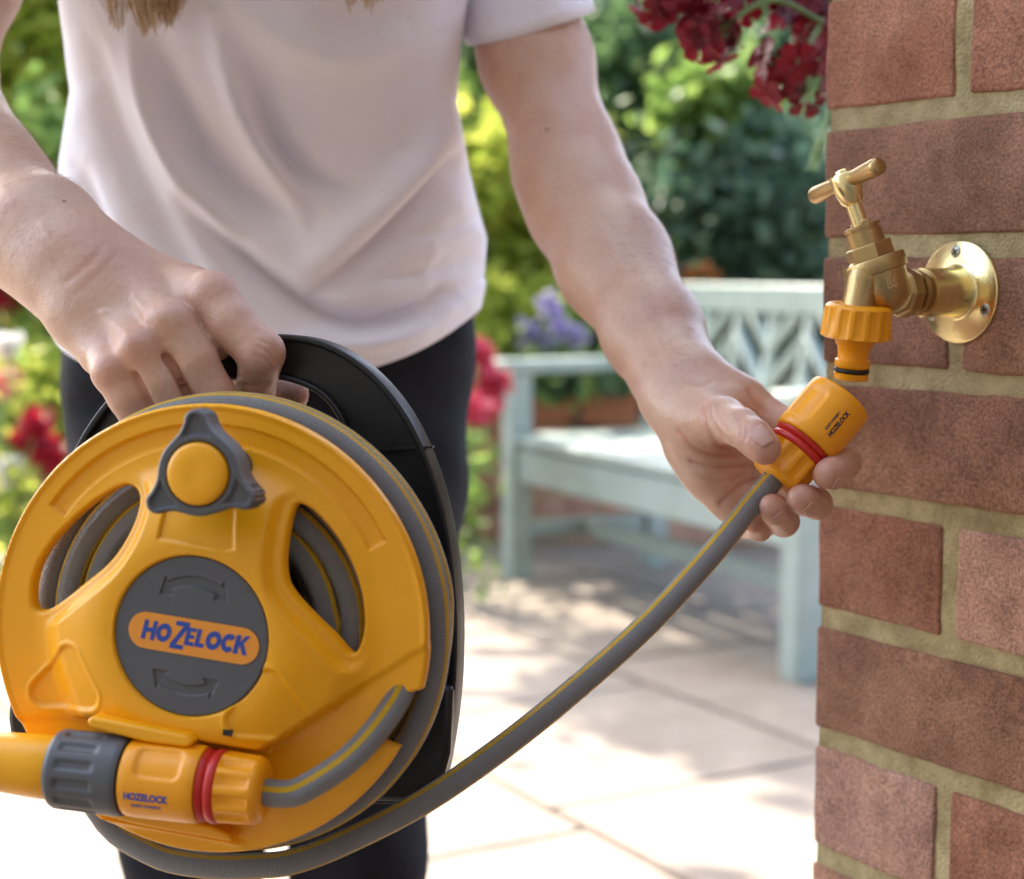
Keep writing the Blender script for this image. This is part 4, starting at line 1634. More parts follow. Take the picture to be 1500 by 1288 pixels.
M_CAST = brass('cast_brass', (0.52, 0.36, 0.165), 0.33, 0.00015, 1100)
M_POL = brass('polished_brass', (0.95, 0.78, 0.40), 0.24, 0.00006, 400)
M_STEEL = mat('dull_steel', (0.42, 0.40, 0.36), rough=0.35, metal=1.0, var=0.15, scale=80)


def on_wall(px, py):
    """point of the tap face seen at a photo position"""
    r = FW + RT * ((px - 750) / FPX) + UP * ((644 - py) / FPX)
    t = np.dot(WC - C0, WN) / np.dot(r, WN)
    return C0 + r * t


TB = on_wall(1407, 428)
TS = WN                                     # out of the wall
tap = thing('brass_tap', 'brass outdoor bib tap screwed to the brick pillar', 'tap', TB)


def off_wall(px, py, dist):
    r = FW + RT * ((px - 750) / FPX) + UP * ((644 - py) / FPX)
    t = np.dot(WC + WN * dist - C0, WN) / np.dot(r, WN)
    return C0 + r * t


m = MB()
m.lathe(TB, WN, [(0.0, .0280), (.0014, .0284), (.0020, .0282), (.0023, .0276), (.0026, .0160), (.0029, .0148), (.0036, .0139), (.0050, .0134), (.030, .0131)], 96)
plate = obj('wall_plate', m, M_POL, tap, smooth=50)
for ang in (95, 215, 335):
    a = math.radians(ang)
    c = TB + (WD * math.cos(a) + WZ * math.sin(a)) * 0.0222 + WN * 0.0026
    m = MB()
    m.lathe(c, WN, [(-.001, .0036), (-.0002, .0036), (.0003, .0030), (.0006, .0015), (.0006, .0002)], 24)
    s_o = obj('screw', m, M_STEEL, plate)
    m = MB()
    for k in range(2):
        b_ = a + 0.5 + k * math.pi / 2
        dr = WD * math.cos(b_) + WZ * math.sin(b_)
        m.box(c + WN * 0.0006, (.0021, .00045, .00025), (dr, np.cross(WN, dr), WN))
    obj('screw_slot', m, M_RUBBER, s_o if False else plate)

# the tail pipe leaves along the normal, the body leans out and up
tilt = 22.0
PB = TB + WN * 0.0300
m = MB()
m.lathe(TB, WN, [(.0290, .0118), (.0295, .0126), (.0320, .0128), (.0325, .0110), (.0345, .0110), (.0350, .0124), (.0375, .0126), (.0380, .0108), (.040, .0104)], 48)
obj('lock_ring', m, M_CAST, tap)
m = MB()
m.lathe(TB, WN, [(.0390, .0120), (.0395, .0134), (.0465, .0136), (.0475, .0122), (.052, .0110)], 8)
obj('hex_shoulder', m, M_CAST, tap, smooth=20, bevel=0.0006)

SX = off_wall(1297, 398, 0.068)                # middle of the valve chamber
SPX0, SPX1 = off_wall(1290, 415, 0.068), off_wall(1236, 258, 0.082)
axv = unit(SPX1 - SPX0)                        # spindle direction
m = MB()
# barrel from pipe into the valve chamber
q = catmull([TB + WN * 0.046, TB + WN * 0.058 + WZ * 0.000, SPX0 - axv * 0.004 + WN * (-0.004)], 8)
m.tube(q, np.linspace(.0112, .0125, len(q)), 32)
V0 = SPX0 - axv * 0.010
m.lathe(V0, axv, [(-.006, .004), (-.004, .009), (0, .0128), (.006, .0146), (.012, .0148), (.0150, .0150), (.0154, .0164), (.0180, .0169), (.0222, .0169), (.0232, .0163), (.0234, .0110)], 64)
body = obj('body', m, M_CAST, tap, smooth=45)
# raised letters on the valve chamber
vfr = frame(axv, (0, 0, 1))
wrap_print(body, V0, vfr, 0.0147, facing(vfr, V0) + 0.35, 0.0085, 'BS', 0.0065, False, mtl=M_CAST, lift=0.0006, flip=1)
# outlet
OT = off_wall(1262, 420, 0.081)
OB = off_wall(1258, 447, 0.082)
oax = unit(OB - OT)
m = MB()
OT2 = off_wall(1270, 392, 0.077)
ax_o = unit(OT2 - OB)
LO = float(np.linalg.norm(OT2 - OB))
m.lathe(OB, ax_o, [(-.004, .0088), (LO * .25, .0088), (LO * .6, .0094), (LO * .85, .0098), (LO, .0086), (LO * 1.05, .004)], 40)
obj('outlet', m, M_CAST, tap, smooth=60)
m = MB()
m.lathe(V0, axv, [(.0230, .0120), (.0234, .0127), (.0308, .0127), (.0314, .0112)], 6, hint=(0.5, 1, 0))
obj('bonnet_nut', m, M_CAST, tap, smooth=20, bevel=0.0005)
m = MB()
m.lathe(V0, axv, [(.0312, .0090), (.0314, .0096), (.0385, .0096), (.0387, .0088), (.0398, .0088), (.0400, .0098), (.0418, .0098), (.0422, .0080), (.0405, .0045)], 32)
obj('gland', m, M_CAST, tap, smooth=40)
m = MB()
for k in range(2):
    a = k * math.pi + 0.4
    m.box(V0 + axv * 0.0424 + (vfr[0] * math.cos(a) + vfr[1] * math.sin(a)) * 0.0078, (.0018, .0024, .0018), (vfr[0], vfr[1], axv))
obj('gland_lug', m, M_CAST, tap, bevel=0.0006)
HT = float(np.dot(SPX1 - V0, axv)) - 0.004
m = MB()
m.lathe(V0, axv, [(.036, .0042), (HT - .012, .0042), (HT - .010, .0060), (HT - .0045, .0075), (HT - .002, .0080), (HT + .004, .0080), (HT + .0052, .0072), (HT + .0055, .0050), (HT + .0050, .0046), (HT + .0068, .0040), (HT + .0074, .0030), (HT + .0074, .0004)], 32)
obj('spindle', m, M_POL, tap, smooth=40)
hm = V0 + axv * (HT + 0.001)


def to_px(q):
    r = np.asarray(q) - C0
    d = np.dot(r, FW)
    return np.array([750 + FPX * np.dot(r, RT) / d, 644 - FPX * np.dot(r, UP) / d])


best = None
for k in range(180):                         # turn of the tee about the spindle
    a = math.pi * k / 180
    hd = vfr[0] * math.cos(a) + vfr[1] * math.sin(a)
    d2 = to_px(hm + hd * 0.026) - to_px(hm - hd * 0.026)
    if d2[0] < 0:
        hd, d2 = -hd, -d2
    e = abs(math.atan2(-d2[1], d2[0]) - math.radians(30))
    if np.linalg.norm(d2) < 84:
        continue
    if best is None or e < best[0]:
        best = (e, hd)
hd = best[1]
pl_ = np.linalg.norm(to_px(hm + hd * 0.02) - to_px(hm - hd * 0.02)) / 0.04
La = Lb = min(0.032, 66.0 / pl_)
m = MB()
for s, L_ in ((-1, La), (1, Lb)):
    q = [hm + hd * s * t for t in (0.003, L_ * .5, L_ * .9, L_ * .98, L_)]
    m.tube(q, [0.0038, 0.0043, 0.0048, 0.0043, 0.0028], 20)
obj('tee_handle', m, M_CAST, tap, smooth=60)

# ---- orange tap connector screwed on the outlet
TC0 = OB + oax * 0.000
TC1 = off_wall(1246, 556, 0.082)
tax = unit(TC1 - TC0)
LT = float(np.linalg.norm(TC1 - TC0))
tc_ = thing('tap_connector', 'orange threaded tap connector with black ring under the tap outlet', 'tap connector', TC0)
m = MB()
m.lathe(TC0, tax, [(-.0005, .0125), (0, .0160), (.0012, .0172), (.003, .0175), (.0145, .0184), (.0165, .0184), (.0172, .0176), (.0172, .010)], 144, (0, 0, 1), ribbed(14, 0.0011, i0=3, i1=4))
obj('ribbed_nut', m, M_ORG, tc_, smooth=50)
s = LT / 0.0430
m = MB()
m.lathe(TC0, tax, [(.0165 * s, .0118), (.0185 * s, .0118), (.0190 * s, .0106), (.0225 * s, .0100), (.0240 * s, .0088), (.0290 * s, .0080), (.0310 * s, .0082), (.0318 * s, .0092), (.0350 * s, .0094), (.0358 * s, .0088), (.0362 * s, .0082), (.0388 * s, .0082), (.0392 * s, .0092), (.0425 * s, .0090), (.0430 * s, .0080), (.0428 * s, .006), (.036 * s, .0055)], 64)
obj('spigot', m, M_ORG, tc_, smooth=45)
m = MB()
m.lathe(TC0, tax, [(.0362 * s, .0080), (.0364 * s, .0090), (.0375 * s, .0095), (.0386 * s, .0090), (.0388 * s, .0080)], 48)
obj('sealing_ring', m, M_RUBBER, tc_, smooth=60)
# ================================================================== person
# skin surface: distance field of tapered limbs, smoothly joined, meshed on a fine grid
def seg_field(p, a, b, ra, rb):
    ba = b - a
    L2_ = max(float(ba @ ba), 1e-12)
    w = p - a
    t = np.clip((w @ ba.astype(np.float32)) / L2_, 0, 1)
    return np.linalg.norm(w - t[:, None] * ba.astype(np.float32), axis=1) - (ra + (rb - ra) * t)


def smin(a, b, k):
    h = np.clip(0.5 + 0.5 * (b - a) / k, 0, 1)
    return b * (1 - h) + a * h - k * h * (1 - h)


def chain(p, pts, k):
    """pts: [(xyz, r), ...] joined limb"""
    d = None
    for (a, ra), (b, rb) in zip(pts[:-1], pts[1:]):
        s = seg_field(p, np.asarray(a, np.float64), np.asarray(b, np.float64), ra, rb).astype(np.float32)
        d = s if d is None else smin(d, s, k)
    return d


def mesh_field(fn, lo, hi, vox):
    """surface nets on a sparse block grid"""
    lo, hi = np.asarray(lo, float), np.asarray(hi, float)
    B = 10
    nb_ = np.ceil((hi - lo) / (vox * B)).astype(int)
    n = nb_ * B + 1
    bc = np.stack(np.meshgrid(*[np.arange(k) for k in nb_], indexing='ij'), -1).reshape(-1, 3)
    cen = (lo + (bc + 0.5) * B * vox).astype(np.float32)
    dc = fn(cen)
    Fd = np.empty(tuple(n), np.float32)
    big = np.where(dc > 0, 1.0, -1.0).reshape(tuple(nb_)).astype(np.float32)
    Fd[:] = 1.0
    Fd[:-1, :-1, :-1] = np.repeat(np.repeat(np.repeat(big, B, 0), B, 1), B, 2)
    act = np.where(np.abs(dc) < B * vox * 0.9 + 0.006)[0]
    loc = np.stack(np.meshgrid(*[np.arange(B + 1)] * 3, indexing='ij'), -1).reshape(-1, 3)
    CH = 60
    for s in range(0, len(act), CH):
        ids = act[s:s + CH]
        g_ = (bc[ids][:, None, :] * B + loc[None]).reshape(-1, 3)
        val = fn((lo + g_ * vox).astype(np.float32))
        Fd[g_[:, 0], g_[:, 1], g_[:, 2]] = val
    neg = Fd < 0
    c8 = [neg[dx:n[0] - 1 + dx, dy:n[1] - 1 + dy, dz:n[2] - 1 + dz] for dx in (0, 1) for dy in (0, 1) for dz in (0, 1)]
    sm = sum(c.astype(np.int8) for c in c8)
    cells = np.argwhere((sm > 0) & (sm < 8))
    vid = -np.ones(tuple(n - 1), np.int64)
    vid[cells[:, 0], cells[:, 1], cells[:, 2]] = np.arange(len(cells))
    acc = np.zeros((len(cells), 3))
    cnt_ = np.zeros(len(cells))
    corners = [(dx, dy, dz) for dx in (0, 1) for dy in (0, 1) for dz in (0, 1)]
    for i in range(8):
        for j in range(i + 1, 8):
            ci, cj = np.array(corners[i]), np.array(corners[j])
            if np.abs(ci - cj).sum() != 1:
                continue
            a = Fd[tuple((cells + ci).T)]
            b_ = Fd[tuple((cells + cj).T)]
            x_ = (a < 0) != (b_ < 0)
            t = np.where(x_, a / np.where(x_, a - b_, 1), 0)
            acc += np.where(x_[:, None], ci + (cj - ci) * t[:, None], 0)
            cnt_ += x_
    V = lo + (cells + acc / cnt_[:, None]) * vox
    quads = []
    for ax in range(3):
        sl0 = [slice(None)] * 3
        sl1 = [slice(None)] * 3
        sl0[ax], sl1[ax] = slice(0, -1), slice(1, None)
        e = neg[tuple(sl0)] != neg[tuple(sl1)]
        ed = np.argwhere(e)
        o1, o2 = [(1, 2), (2, 0), (0, 1)][ax]
        ok = (ed[:, o1] > 0) & (ed[:, o2] > 0) & (ed[:, o1] < n[o1] - 1) & (ed[:, o2] < n[o2] - 1)
        ed = ed[ok]
        d1, d2 = np.zeros(3, int), np.zeros(3, int)
        d1[o1], d2[o2] = 1, 1
        q = np.stack([vid[tuple((ed - d1 - d2).T)], vid[tuple((ed - d2).T)], vid[tuple(ed.T)], vid[tuple((ed - d1).T)]], 1)
        inside = neg[tuple(ed.T)]
        q[~inside] = q[~inside][:, ::-1]
        quads.append(q)
    Q = np.concatenate(quads)
    Q = Q[(Q >= 0).all(axis=1)]
    return V, Q


def J(x, y, d, r):
    return (P(x, y, d), r)


KN = []                                       # knuckle points: slightly redder skin

# ---- hand that carries the reel (picture left)
W1 = J(108, 392, .868, .0195)
fist_palm = [[J(60, 350, .885, .024), W1, J(160, 428, .860, .019), J(222, 458, .850, .0135)],
             [J(80, 400, .87, .018), J(125, 458, .852, .017), J(153, 515, .838, .0115)],
             [J(130, 392, .872, .0165), J(215, 422, .868, .0160), J(280, 432, .862, .0135)],
             [J(140, 434, .858, .018), J(186, 482, .842, .0130)],
             [J(150, 424, .862, .018), J(228, 455, .846, .0130)]]
fist_f = [
    [J(215, 412, .870, .011), J(312, 436, .836, .0126), J(340, 476, .830, .0120), J(383, 517, .825, .0112), J(374, 574, .842, .0094), J(350, 592, .866, .0080)],
    [J(180, 430, .862, .010), J(249, 477, .822, .0120), J(286, 530, .822, .0110), J(314, 580, .824, .0103), J(318, 640, .838, .0086), J(312, 628, .862, .0076)],
    [J(160, 450, .857, .010), J(206, 513, .818, .0114), J(232, 560, .819, .0102), J(252, 602, .822, .0098), J(262, 655, .836, .0082), J(262, 640, .860, .0072)],
    [J(130, 465, .857, .009), J(166, 545, .820, .0104), J(187, 582, .820, .0093), J(204, 612, .823, .0088), J(218, 655, .836, .0072), J(225, 645, .856, .0064)],
]
fist_thumb = [J(185, 420, .882, .016), J(270, 495, .902, .0138), J(345, 545, .896, .0112), J(385, 560, .886, .0106), J(420, 574, .876, .0096), J(426, 579, .874, .0090)]
web_l = [J(276, 452, .842, .011), J(300, 486, .838, .0095), J(318, 508, .834, .0070)]
arm_l = [J(220, -260, 1.18, .036), J(10, -245, 1.15, .036), J(-66, -40, 1.09, .0375), J(-108, 115, 1.03, .035), J(-90, 200, .985, .0310), J(-20, 284, .935, .0270), J(55, 352, .890, .0222), J(100, 390, .869, .0195)]
arm_l2 = [J(-110, 130, 1.02, .031), J(-40, 240, .955, .0285), J(70, 342, .89, .0185), J(150, 392, .868, .0150)]
for f in fist_f:
    KN.append((f[1][0], 0.011))
    KN.append((f[3][0], 0.009))
KN.append((fist_thumb[-1][0], 0.012))


def field_l(p):
    arm = smin(chain(p, arm_l, .02), chain(p, arm_l2, .012), .02)
    pm = None
    for c in fist_palm:
        d = chain(p, c, .008)
        pm = d if pm is None else smin(pm, d, .010)
    base = smin(arm, pm, .018)
    tot = smin(base, chain(p, fist_thumb, .004), .008)
    tot = smin(tot, chain(p, web_l, .004), .004)
    for f in fist_f:
        tot = smin(tot, smin(base, chain(p, f, .0026), .0055), .0028)
    return tot.astype(np.float32)


# ---- hand that holds the connector (picture right)
W2 = J(1015, 575, .955, .0195)
palm_r = [[J(990, 548, .980, .0205), W2, J(1040, 610, .942, .0205), J(1070, 600, .945, .016)],
          [J(1006, 600, .958, .0175), J(1024, 650, .945, .0172), J(1042, 690, .940, .0145), J(1060, 725, .936, .0105)],
          [J(1000, 585, .955, .019), J(1040, 640, .944, .018), J(1060, 690, .943, .013)],
          [J(1025, 570, .955, .017), J(1060, 585, .948, .0150), J(1088, 592, .943, .0125)]]
fing_r = [
    [J(1040, 575, .952, .012), J(1090, 590, .943, .0115), J(1150, 622, .930, .0092), J(1205, 655, .918, .0088), J(1238, 678, .894, .0082), J(1217, 693, .869, .0076), J(1211, 696, .865, .0072)],
    [J(1030, 610, .950, .012), J(1075, 635, .945, .0115), J(1125, 685, .935, .0092), J(1168, 722, .924, .0088), J(1196, 738, .898, .0082), J(1180, 733, .873, .0078), J(1174, 730, .869, .0073)],
    [J(1025, 640, .947, .012), J(1060, 675, .943, .0110), J(1095, 725, .936, .0090), J(1128, 756, .926, .0085), J(1148, 764, .902, .0080), J(1136, 748, .878, .0075), J(1131, 743, .874, .0070)],
    [J(1020, 665, .943, .011), J(1048, 705, .940, .0100), J(1072, 745, .935, .0080), J(1092, 768, .928, .0074), J(1112, 774, .908, .0068), J(1106, 764, .892, .0062)],
]
thumb_r = [J(1000, 600, .945, .0180), J(1032, 618, .922, .0160), J(1060, 616, .898, .0118), J(1086, 627, .876, .0096), J(1104, 641, .864, .0090), J(1118, 655, .858, .0080), J(1121, 658, .857, .0072)]
web_r = [J(1030, 600, .940, .014), J(1070, 600, .930, .0095), J(1095, 605, .935, .0085)]
arm_r = [J(560, -255, 1.21, .036), J(690, -235, 1.22, .036), J(738, -60, 1.215, .0365), J(786, 90, 1.19, .0355), J(829, 230, 1.15, .0318), J(858, 305, 1.12, .0316), J(901, 392, 1.07, .0296), J(957, 490, 1.01, .0230), J(996, 556, .968, .0195)]
arm_r2 = [J(835, 270, 1.14, .031), J(896, 375, 1.08, .0276), J(957, 482, 1.015, .0205), J(990, 578, .968, .0135)]
for f in fing_r:
    KN.append((f[-1][0], 0.012))
KN.append((thumb_r[-1][0], 0.014))


def field_r(p):
    arm = smin(chain(p, arm_r, .02), chain(p, arm_r2, .012), .02)
    pm = None
    for c in palm_r:
        d = chain(p, c, .008)
        pm = d if pm is None else smin(pm, d, .009)
    base = smin(arm, pm, .016)
    tot = smin(base, smin(chain(p, thumb_r, .004), chain(p, web_r, .01), .008), .007)
    for f in fing_r:
        tot = smin(tot, smin(base, chain(p, f, .0026), .007), .0012)
    return tot.astype(np.float32)


# ---- trunk, neck and head (above the picture, carried by the same mesh)
HEAD = np.array([-0.17, 1.02, 1.42])
NECK = np.array([-0.165, 1.16, 1.25])
SHL, SHR = P(300, -330, 1.20), P(480, -330, 1.20)
trunk_c = [[(P(330, 420, 1.27), .072), (P(330, 100, 1.235), .078), (P(330, -150, 1.215), .07), (P(390, -330, 1.20), .05)],
           [(P(460, 420, 1.27), .072), (P(460, 100, 1.235), .078), (P(460, -150, 1.215), .07), (P(390, -330, 1.20), .05)],
           [(P(90, -235, 1.17), .034), (P(390, -310, 1.19), .048), (P(660, -240, 1.215), .034)],
           [(P(390, -320, 1.18), .05), (NECK, .046), (HEAD + [0, .03, -.04], .05)]]


def field_t(p):
    d = None
    for c in trunk_c:
        e = chain(p, c, .03)
        d = e if d is None else smin(d, e, .05)
    q = (p - HEAD.astype(np.float32)) / np.array([.072, .092, .105], np.float32)
    hd_ = (np.linalg.norm(q, axis=1) - 1) * .075
    d = smin(d, hd_, .02)
    fc = HEAD + np.array([0, -.05, -.045])
    d = smin(d, np.linalg.norm((p - fc.astype(np.float32)) / np.array([1, 1, 1.2], np.float32), axis=1) - .048, .03)
    nose = chain(p, [(HEAD + [0, -.085, .015], .007), (HEAD + [0, -.108, -.02], .011)], .004)
    d = smin(d, nose, .008)
    for s in (-1, 1):
        ear = np.linalg.norm((p - (HEAD + [s * .074, .01, -.01]).astype(np.float32)) / np.array([.35, .8, 1.2], np.float32), axis=1) - .022
        d = smin(d, ear * .6, .006)
        eye = np.linalg.norm(p - (HEAD + [s * .030, -.092, .005]).astype(np.float32), axis=1) - .013
        d = -smin(-d, eye, .008)
    lip = chain(p, [(HEAD + [-.02, -.088, -.055], .005), (HEAD + [0, -.097, -.054], .007), (HEAD + [.02, -.088, -.055], .005)], .004)
    d = smin(d, lip, .004)
    return d.astype(np.float32)


def bounds(ch, pad):
    a = np.array([q[0] for c in ch for q in c])
    return a.min(0) - pad, a.max(0) + pad


def skin_part(fn, lo, hi, vox):
    V, Q = mesh_field(fn, lo, hi, vox)
    return V, Q


def clip_hi(lo, hi, pts):
    return lo, hi


person_base = np.array([G(400, 1288)[0] - 0.1, 1.30, 0.0])
person_base = np.array([-0.18, 1.30, 0.0])
person = thing('person', 'person in a pale tee shirt and dark trousers holding reel and hose', 'person', person_base)
lo1, hi1 = bounds(fist_palm + fist_f + [fist_thumb] + [arm_l[3:]], .03)
hi1[1] = max(hi1[1], 1.1)
vl, ql = mesh_field(field_l, lo1 - [.02, 0, 0], hi1 + [0, 0.02, .1], 0.0014)
lo2, hi2 = bounds(palm_r + fing_r + [thumb_r] + [arm_r[2:]], .045)
vr, qr = mesh_field(field_r, lo2, hi2, 0.0014)
vt, qt = mesh_field(field_t, (-.50, .85, .80), (.22, 1.40, 1.56), 0.006)
VV = np.concatenate([vl, vr, vt])
QQ = np.concatenate([ql, qr + len(vl), qt + len(vl) + len(vr)])
def vnormals(V, Q):
    n_ = np.cross(V[Q[:, 2]] - V[Q[:, 0]], V[Q[:, 3]] - V[Q[:, 1]])
    N_ = np.zeros_like(V)
    for k in range(4):
        np.add.at(N_, Q[:, k], n_)
    return N_ / (np.linalg.norm(N_, axis=1)[:, None] + 1e-12)


NV = vnormals(VV, QQ)
rel = VV - C0
dv = rel @ FW
pxx, pyy = 750 + FPX * (rel @ RT) / dv, 644 - FPX * (rel @ UP) / dv
facing_ = -np.sum(NV * rel, axis=1) / np.linalg.norm(rel, axis=1)
# skin folds: polyline on the skin, depth (m), half width (photo px), nearest and farthest distance
CREASE = [([(150, 400), (220, 420), (285, 432)], -.0006, 9.0), ([(140, 415), (190, 440), (232, 468)], -.0006, 9.0), ([(125, 425), (160, 462), (192, 500)], -.0006, 9.0),
          ([(60, 330), (105, 372), (160, 398), (200, 440), (215, 470)], -.0007, 5.0), ([(105, 372), (130, 430), (165, 478)], -.0006, 5.0),
          ([(880, 330), (930, 430), (985, 530), (1030, 575)], -.0007, 6.0), ([(1078, 606), (1086, 622), (1084, 640)], .0006, 3.0), ([(1086, 608), (1094, 624), (1091, 644)], .0005, 3.0),
          ([(1030, 598), (1034, 625), (1050, 650), (1070, 660)], .0011, 3.5), ([(1040, 594), (1044, 620), (1060, 642)], .0008, 3.0), ([(1050, 592), (1054, 612), (1066, 630)], .0006, 3.0),
          ([(992, 632), (1012, 654), (1040, 666), (1078, 668)], .0012, 3.5), ([(1012, 676), (1045, 684), (1080, 684), (1102, 684)], .0010, 3.5),
          ([(1055, 738), (1070, 722), (1090, 708), (1104, 702)], .0012, 3.5), ([(1030, 700), (1060, 704), (1090, 696)], .0006, 3.0), ([(1064, 722), (1080, 714)], .0006, 3.0),
          ([(1098, 572), (1108, 590), (1120, 604)], .0010, 5.0), ([(1002, 560), (1022, 566), (1040, 560)], .0006, 3.5),
          ([(380, 498), (396, 506), (406, 520)], .0006, 3.0), ([(376, 508), (392, 516), (403, 530)], .0007, 3.0), ([(374, 520), (390, 527), (400, 540)], .0006, 3.0), ([(352, 560), (372, 566), (392, 560)], .0008, 3.5),
          ([(243, 522), (259, 547), (283, 595)], .0030, 5.0), ([(197, 550), (209, 573), (228, 610)], .0028, 5.0),
          ([(150, 360), (130, 385), (98, 412)], .0004, 5.0), ([(170, 372), (145, 400), (110, 430)], .0003, 5.0)]
dent = np.zeros(len(VV))
for poly, dp, w_ in CREASE:
    poly = np.array(poly, float)
    near_ = (pxx > poly[:, 0].min() - 24) & (pxx < poly[:, 0].max() + 24) & (pyy > poly[:, 1].min() - 24) & (pyy < poly[:, 1].max() + 24) & (facing_ > 0.05)
    ids = np.where(near_)[0]
    pc = catmull(poly, 6)
    d = np.full(len(ids), 1e9)
    for a, b_ in zip(pc[:-1], pc[1:]):
        e = b_ - a
        t = np.clip(((pxx[ids] - a[0]) * e[0] + (pyy[ids] - a[1]) * e[1]) / (e @ e), 0, 1)
        d = np.minimum(d, np.hypot(pxx[ids] - a[0] - e[0] * t, pyy[ids] - a[1] - e[1] * t))
    if dp < 0:                                   # raised: tendons and veins
        dent[ids] += dp * np.exp(-(d / w_) ** 2)
        continue
    dent[ids] = np.maximum(dent[ids], dp * np.exp(-(d / w_) ** 2) - 0.25 * dp * np.exp(-((d - 2.6 * w_) / w_) ** 2))
VV = VV - NV * dent[:, None]
me = np_mesh('body', VV, QQ)
fl = np.zeros(len(VV))
for c, r in KN:
    fl = np.maximum(fl, np.exp(-np.sum((VV - c) ** 2, axis=1) / (r * r)))
fl = np.maximum(fl, np.clip(dent / .0012, 0, 1) * 0.8)  # creases tinted darker too: their shade is put into the skin colour
at = me.attributes.new('flush_crease_shade', 'FLOAT', 'POINT')
at.data.foreach_set('value', fl.astype(np.float32))

M_SKIN = mat('skin', (0.60, 0.37, 0.27), rough=0.43, sss=0.2)
nt = M_SKIN.node_tree
b = nt.nodes['Principled BSDF']
tc = nd(M_SKIN, 'ShaderNodeTexCoord')


def noise_node(scale, detail=4):
    q = nd(M_SKIN, 'ShaderNodeTexNoise')
    q.inputs['Scale'].default_value, q.inputs['Detail'].default_value = scale, detail
    nt.links.new(tc.outputs['Object'], q.inputs['Vector'])
    return q


n1 = noise_node(26)
r1 = nd(M_SKIN, 'ShaderNodeValToRGB')
r1.color_ramp.elements[0].position, r1.color_ramp.elements[1].position = 0.35, 0.68
r1.color_ramp.elements[0].color = (0.63, 0.415, 0.31, 1)
r1.color_ramp.elements[1].color = (0.575, 0.33, 0.235, 1)
nt.links.new(n1.outputs['Fac'], r1.inputs[0])
n2 = noise_node(330, 3)
r2 = nd(M_SKIN, 'ShaderNodeValToRGB')
r2.color_ramp.elements[0].position, r2.color_ramp.elements[1].position = 0.3, 0.7
r2.color_ramp.elements[0].color, r2.color_ramp.elements[1].color = (0.95, 0.93, 0.93, 1), (1.03, 1.03, 1.03, 1)
nt.links.new(n2.outputs['Fac'], r2.inputs[0])
mu = nd(M_SKIN, 'ShaderNodeMixRGB')
mu.blend_type, mu.inputs[0].default_value = 'MULTIPLY', 1.0
nt.links.new(r1.outputs[0], mu.inputs[1])
nt.links.new(r2.outputs[0], mu.inputs[2])
fa = nd(M_SKIN, 'ShaderNodeAttribute')
fa.attribute_name = 'flush_crease_shade'
fm = nd(M_SKIN, 'ShaderNodeMath')
fm.operation, fm.inputs[1].default_value = 'MULTIPLY', 0.75
nt.links.new(fa.outputs['Fac'], fm.inputs[0])
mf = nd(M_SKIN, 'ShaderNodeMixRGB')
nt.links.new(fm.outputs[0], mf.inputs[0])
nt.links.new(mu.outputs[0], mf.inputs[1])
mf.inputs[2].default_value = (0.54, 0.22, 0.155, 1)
# freckles and small moles
vo = nd(M_SKIN, 'ShaderNodeTexVoronoi')
vo.inputs['Scale'].default_value = 34
nt.links.new(tc.outputs['Object'], vo.inputs['Vector'])
lt = nd(M_SKIN, 'ShaderNodeMapRange')
lt.inputs['From Min'].default_value, lt.inputs['From Max'].default_value = 0.035, 0.06
lt.inputs['To Min'].default_value, lt.inputs['To Max'].default_value = 0.7, 0.0
nt.links.new(vo.outputs['Distance'], lt.inputs['Value'])
mm = nd(M_SKIN, 'ShaderNodeMixRGB')
nt.links.new(lt.outputs[0], mm.inputs[0])
nt.links.new(mf.outputs[0], mm.inputs[1])
mm.inputs[2].default_value = (0.20, 0.09, 0.06, 1)
nt.links.new(mm.outputs[0], b.inputs['Base Color'])
n3 = nd(M_SKIN, 'ShaderNodeTexVoronoi')
n3.inputs['Scale'].default_value = 620
nt.links.new(tc.outputs['Object'], n3.inputs['Vector'])
b1 = nd(M_SKIN, 'ShaderNodeBump')
b1.inputs['Distance'].default_value = 0.0001
nt.links.new(n3.outputs['Distance'], b1.inputs['Height'])
n4 = noise_node(110, 4)
b2 = nd(M_SKIN, 'ShaderNodeBump')
b2.inputs['Distance'].default_value = 0.0006
nt.links.new(n4.outputs['Fac'], b2.inputs['Height'])
nt.links.new(b1.outputs[0], b2.inputs['Normal'])
nt.links.new(b2.outputs[0], b.inputs['Normal'])
obj('body', me, M_SKIN, person)

# ---- fine hair on the forearms
rng = np.random.default_rng(21)
fore = np.where(((pxx < 110) & (pyy > 150) & (pyy < 400) & (pxx > -60)) | ((pxx > 800) & (pxx < 1010) & (pyy > 300) & (pyy < 560) & (np.arange(len(VV)) < len(vl) + len(vr))))[0]
fore = fore[facing_[fore] > -0.35]
m = MB()
for i in rng.choice(fore, 1500, replace=False):
    right_arm = pxx[i] > 500
    along = unit(P(1010, 560, .96) - P(900, 380, 1.08)) if right_arm else unit(P(100, 390, .868) - P(0, 290, .93))
    n_ = NV[i]
    s_ = unit(np.cross(n_, along))
    d1 = unit(along * 0.8 + s_ * rng.normal(0.35, 0.25) + n_ * 0.55)
    d2 = unit(along + s_ * rng.normal(0.5, 0.25) + n_ * 0.15)
    L_ = rng.uniform(.004, .009)
    p0 = VV[i] - n_ * 0.0004
    m.tube([p0, p0 + d1 * L_ * .5, p0 + d1 * L_ * .5 + d2 * L_ * .5], [.00006, .00005, .00002], 3, cap=False)
obj('arm_hair', m, mat('fair_hair', (0.35, 0.23, 0.13), rough=0.5), person, smooth=180)

# ---- fingernails
M_NAIL = mat('fingernail', (0.56, 0.31, 0.235), rough=0.3, sss=0.1)


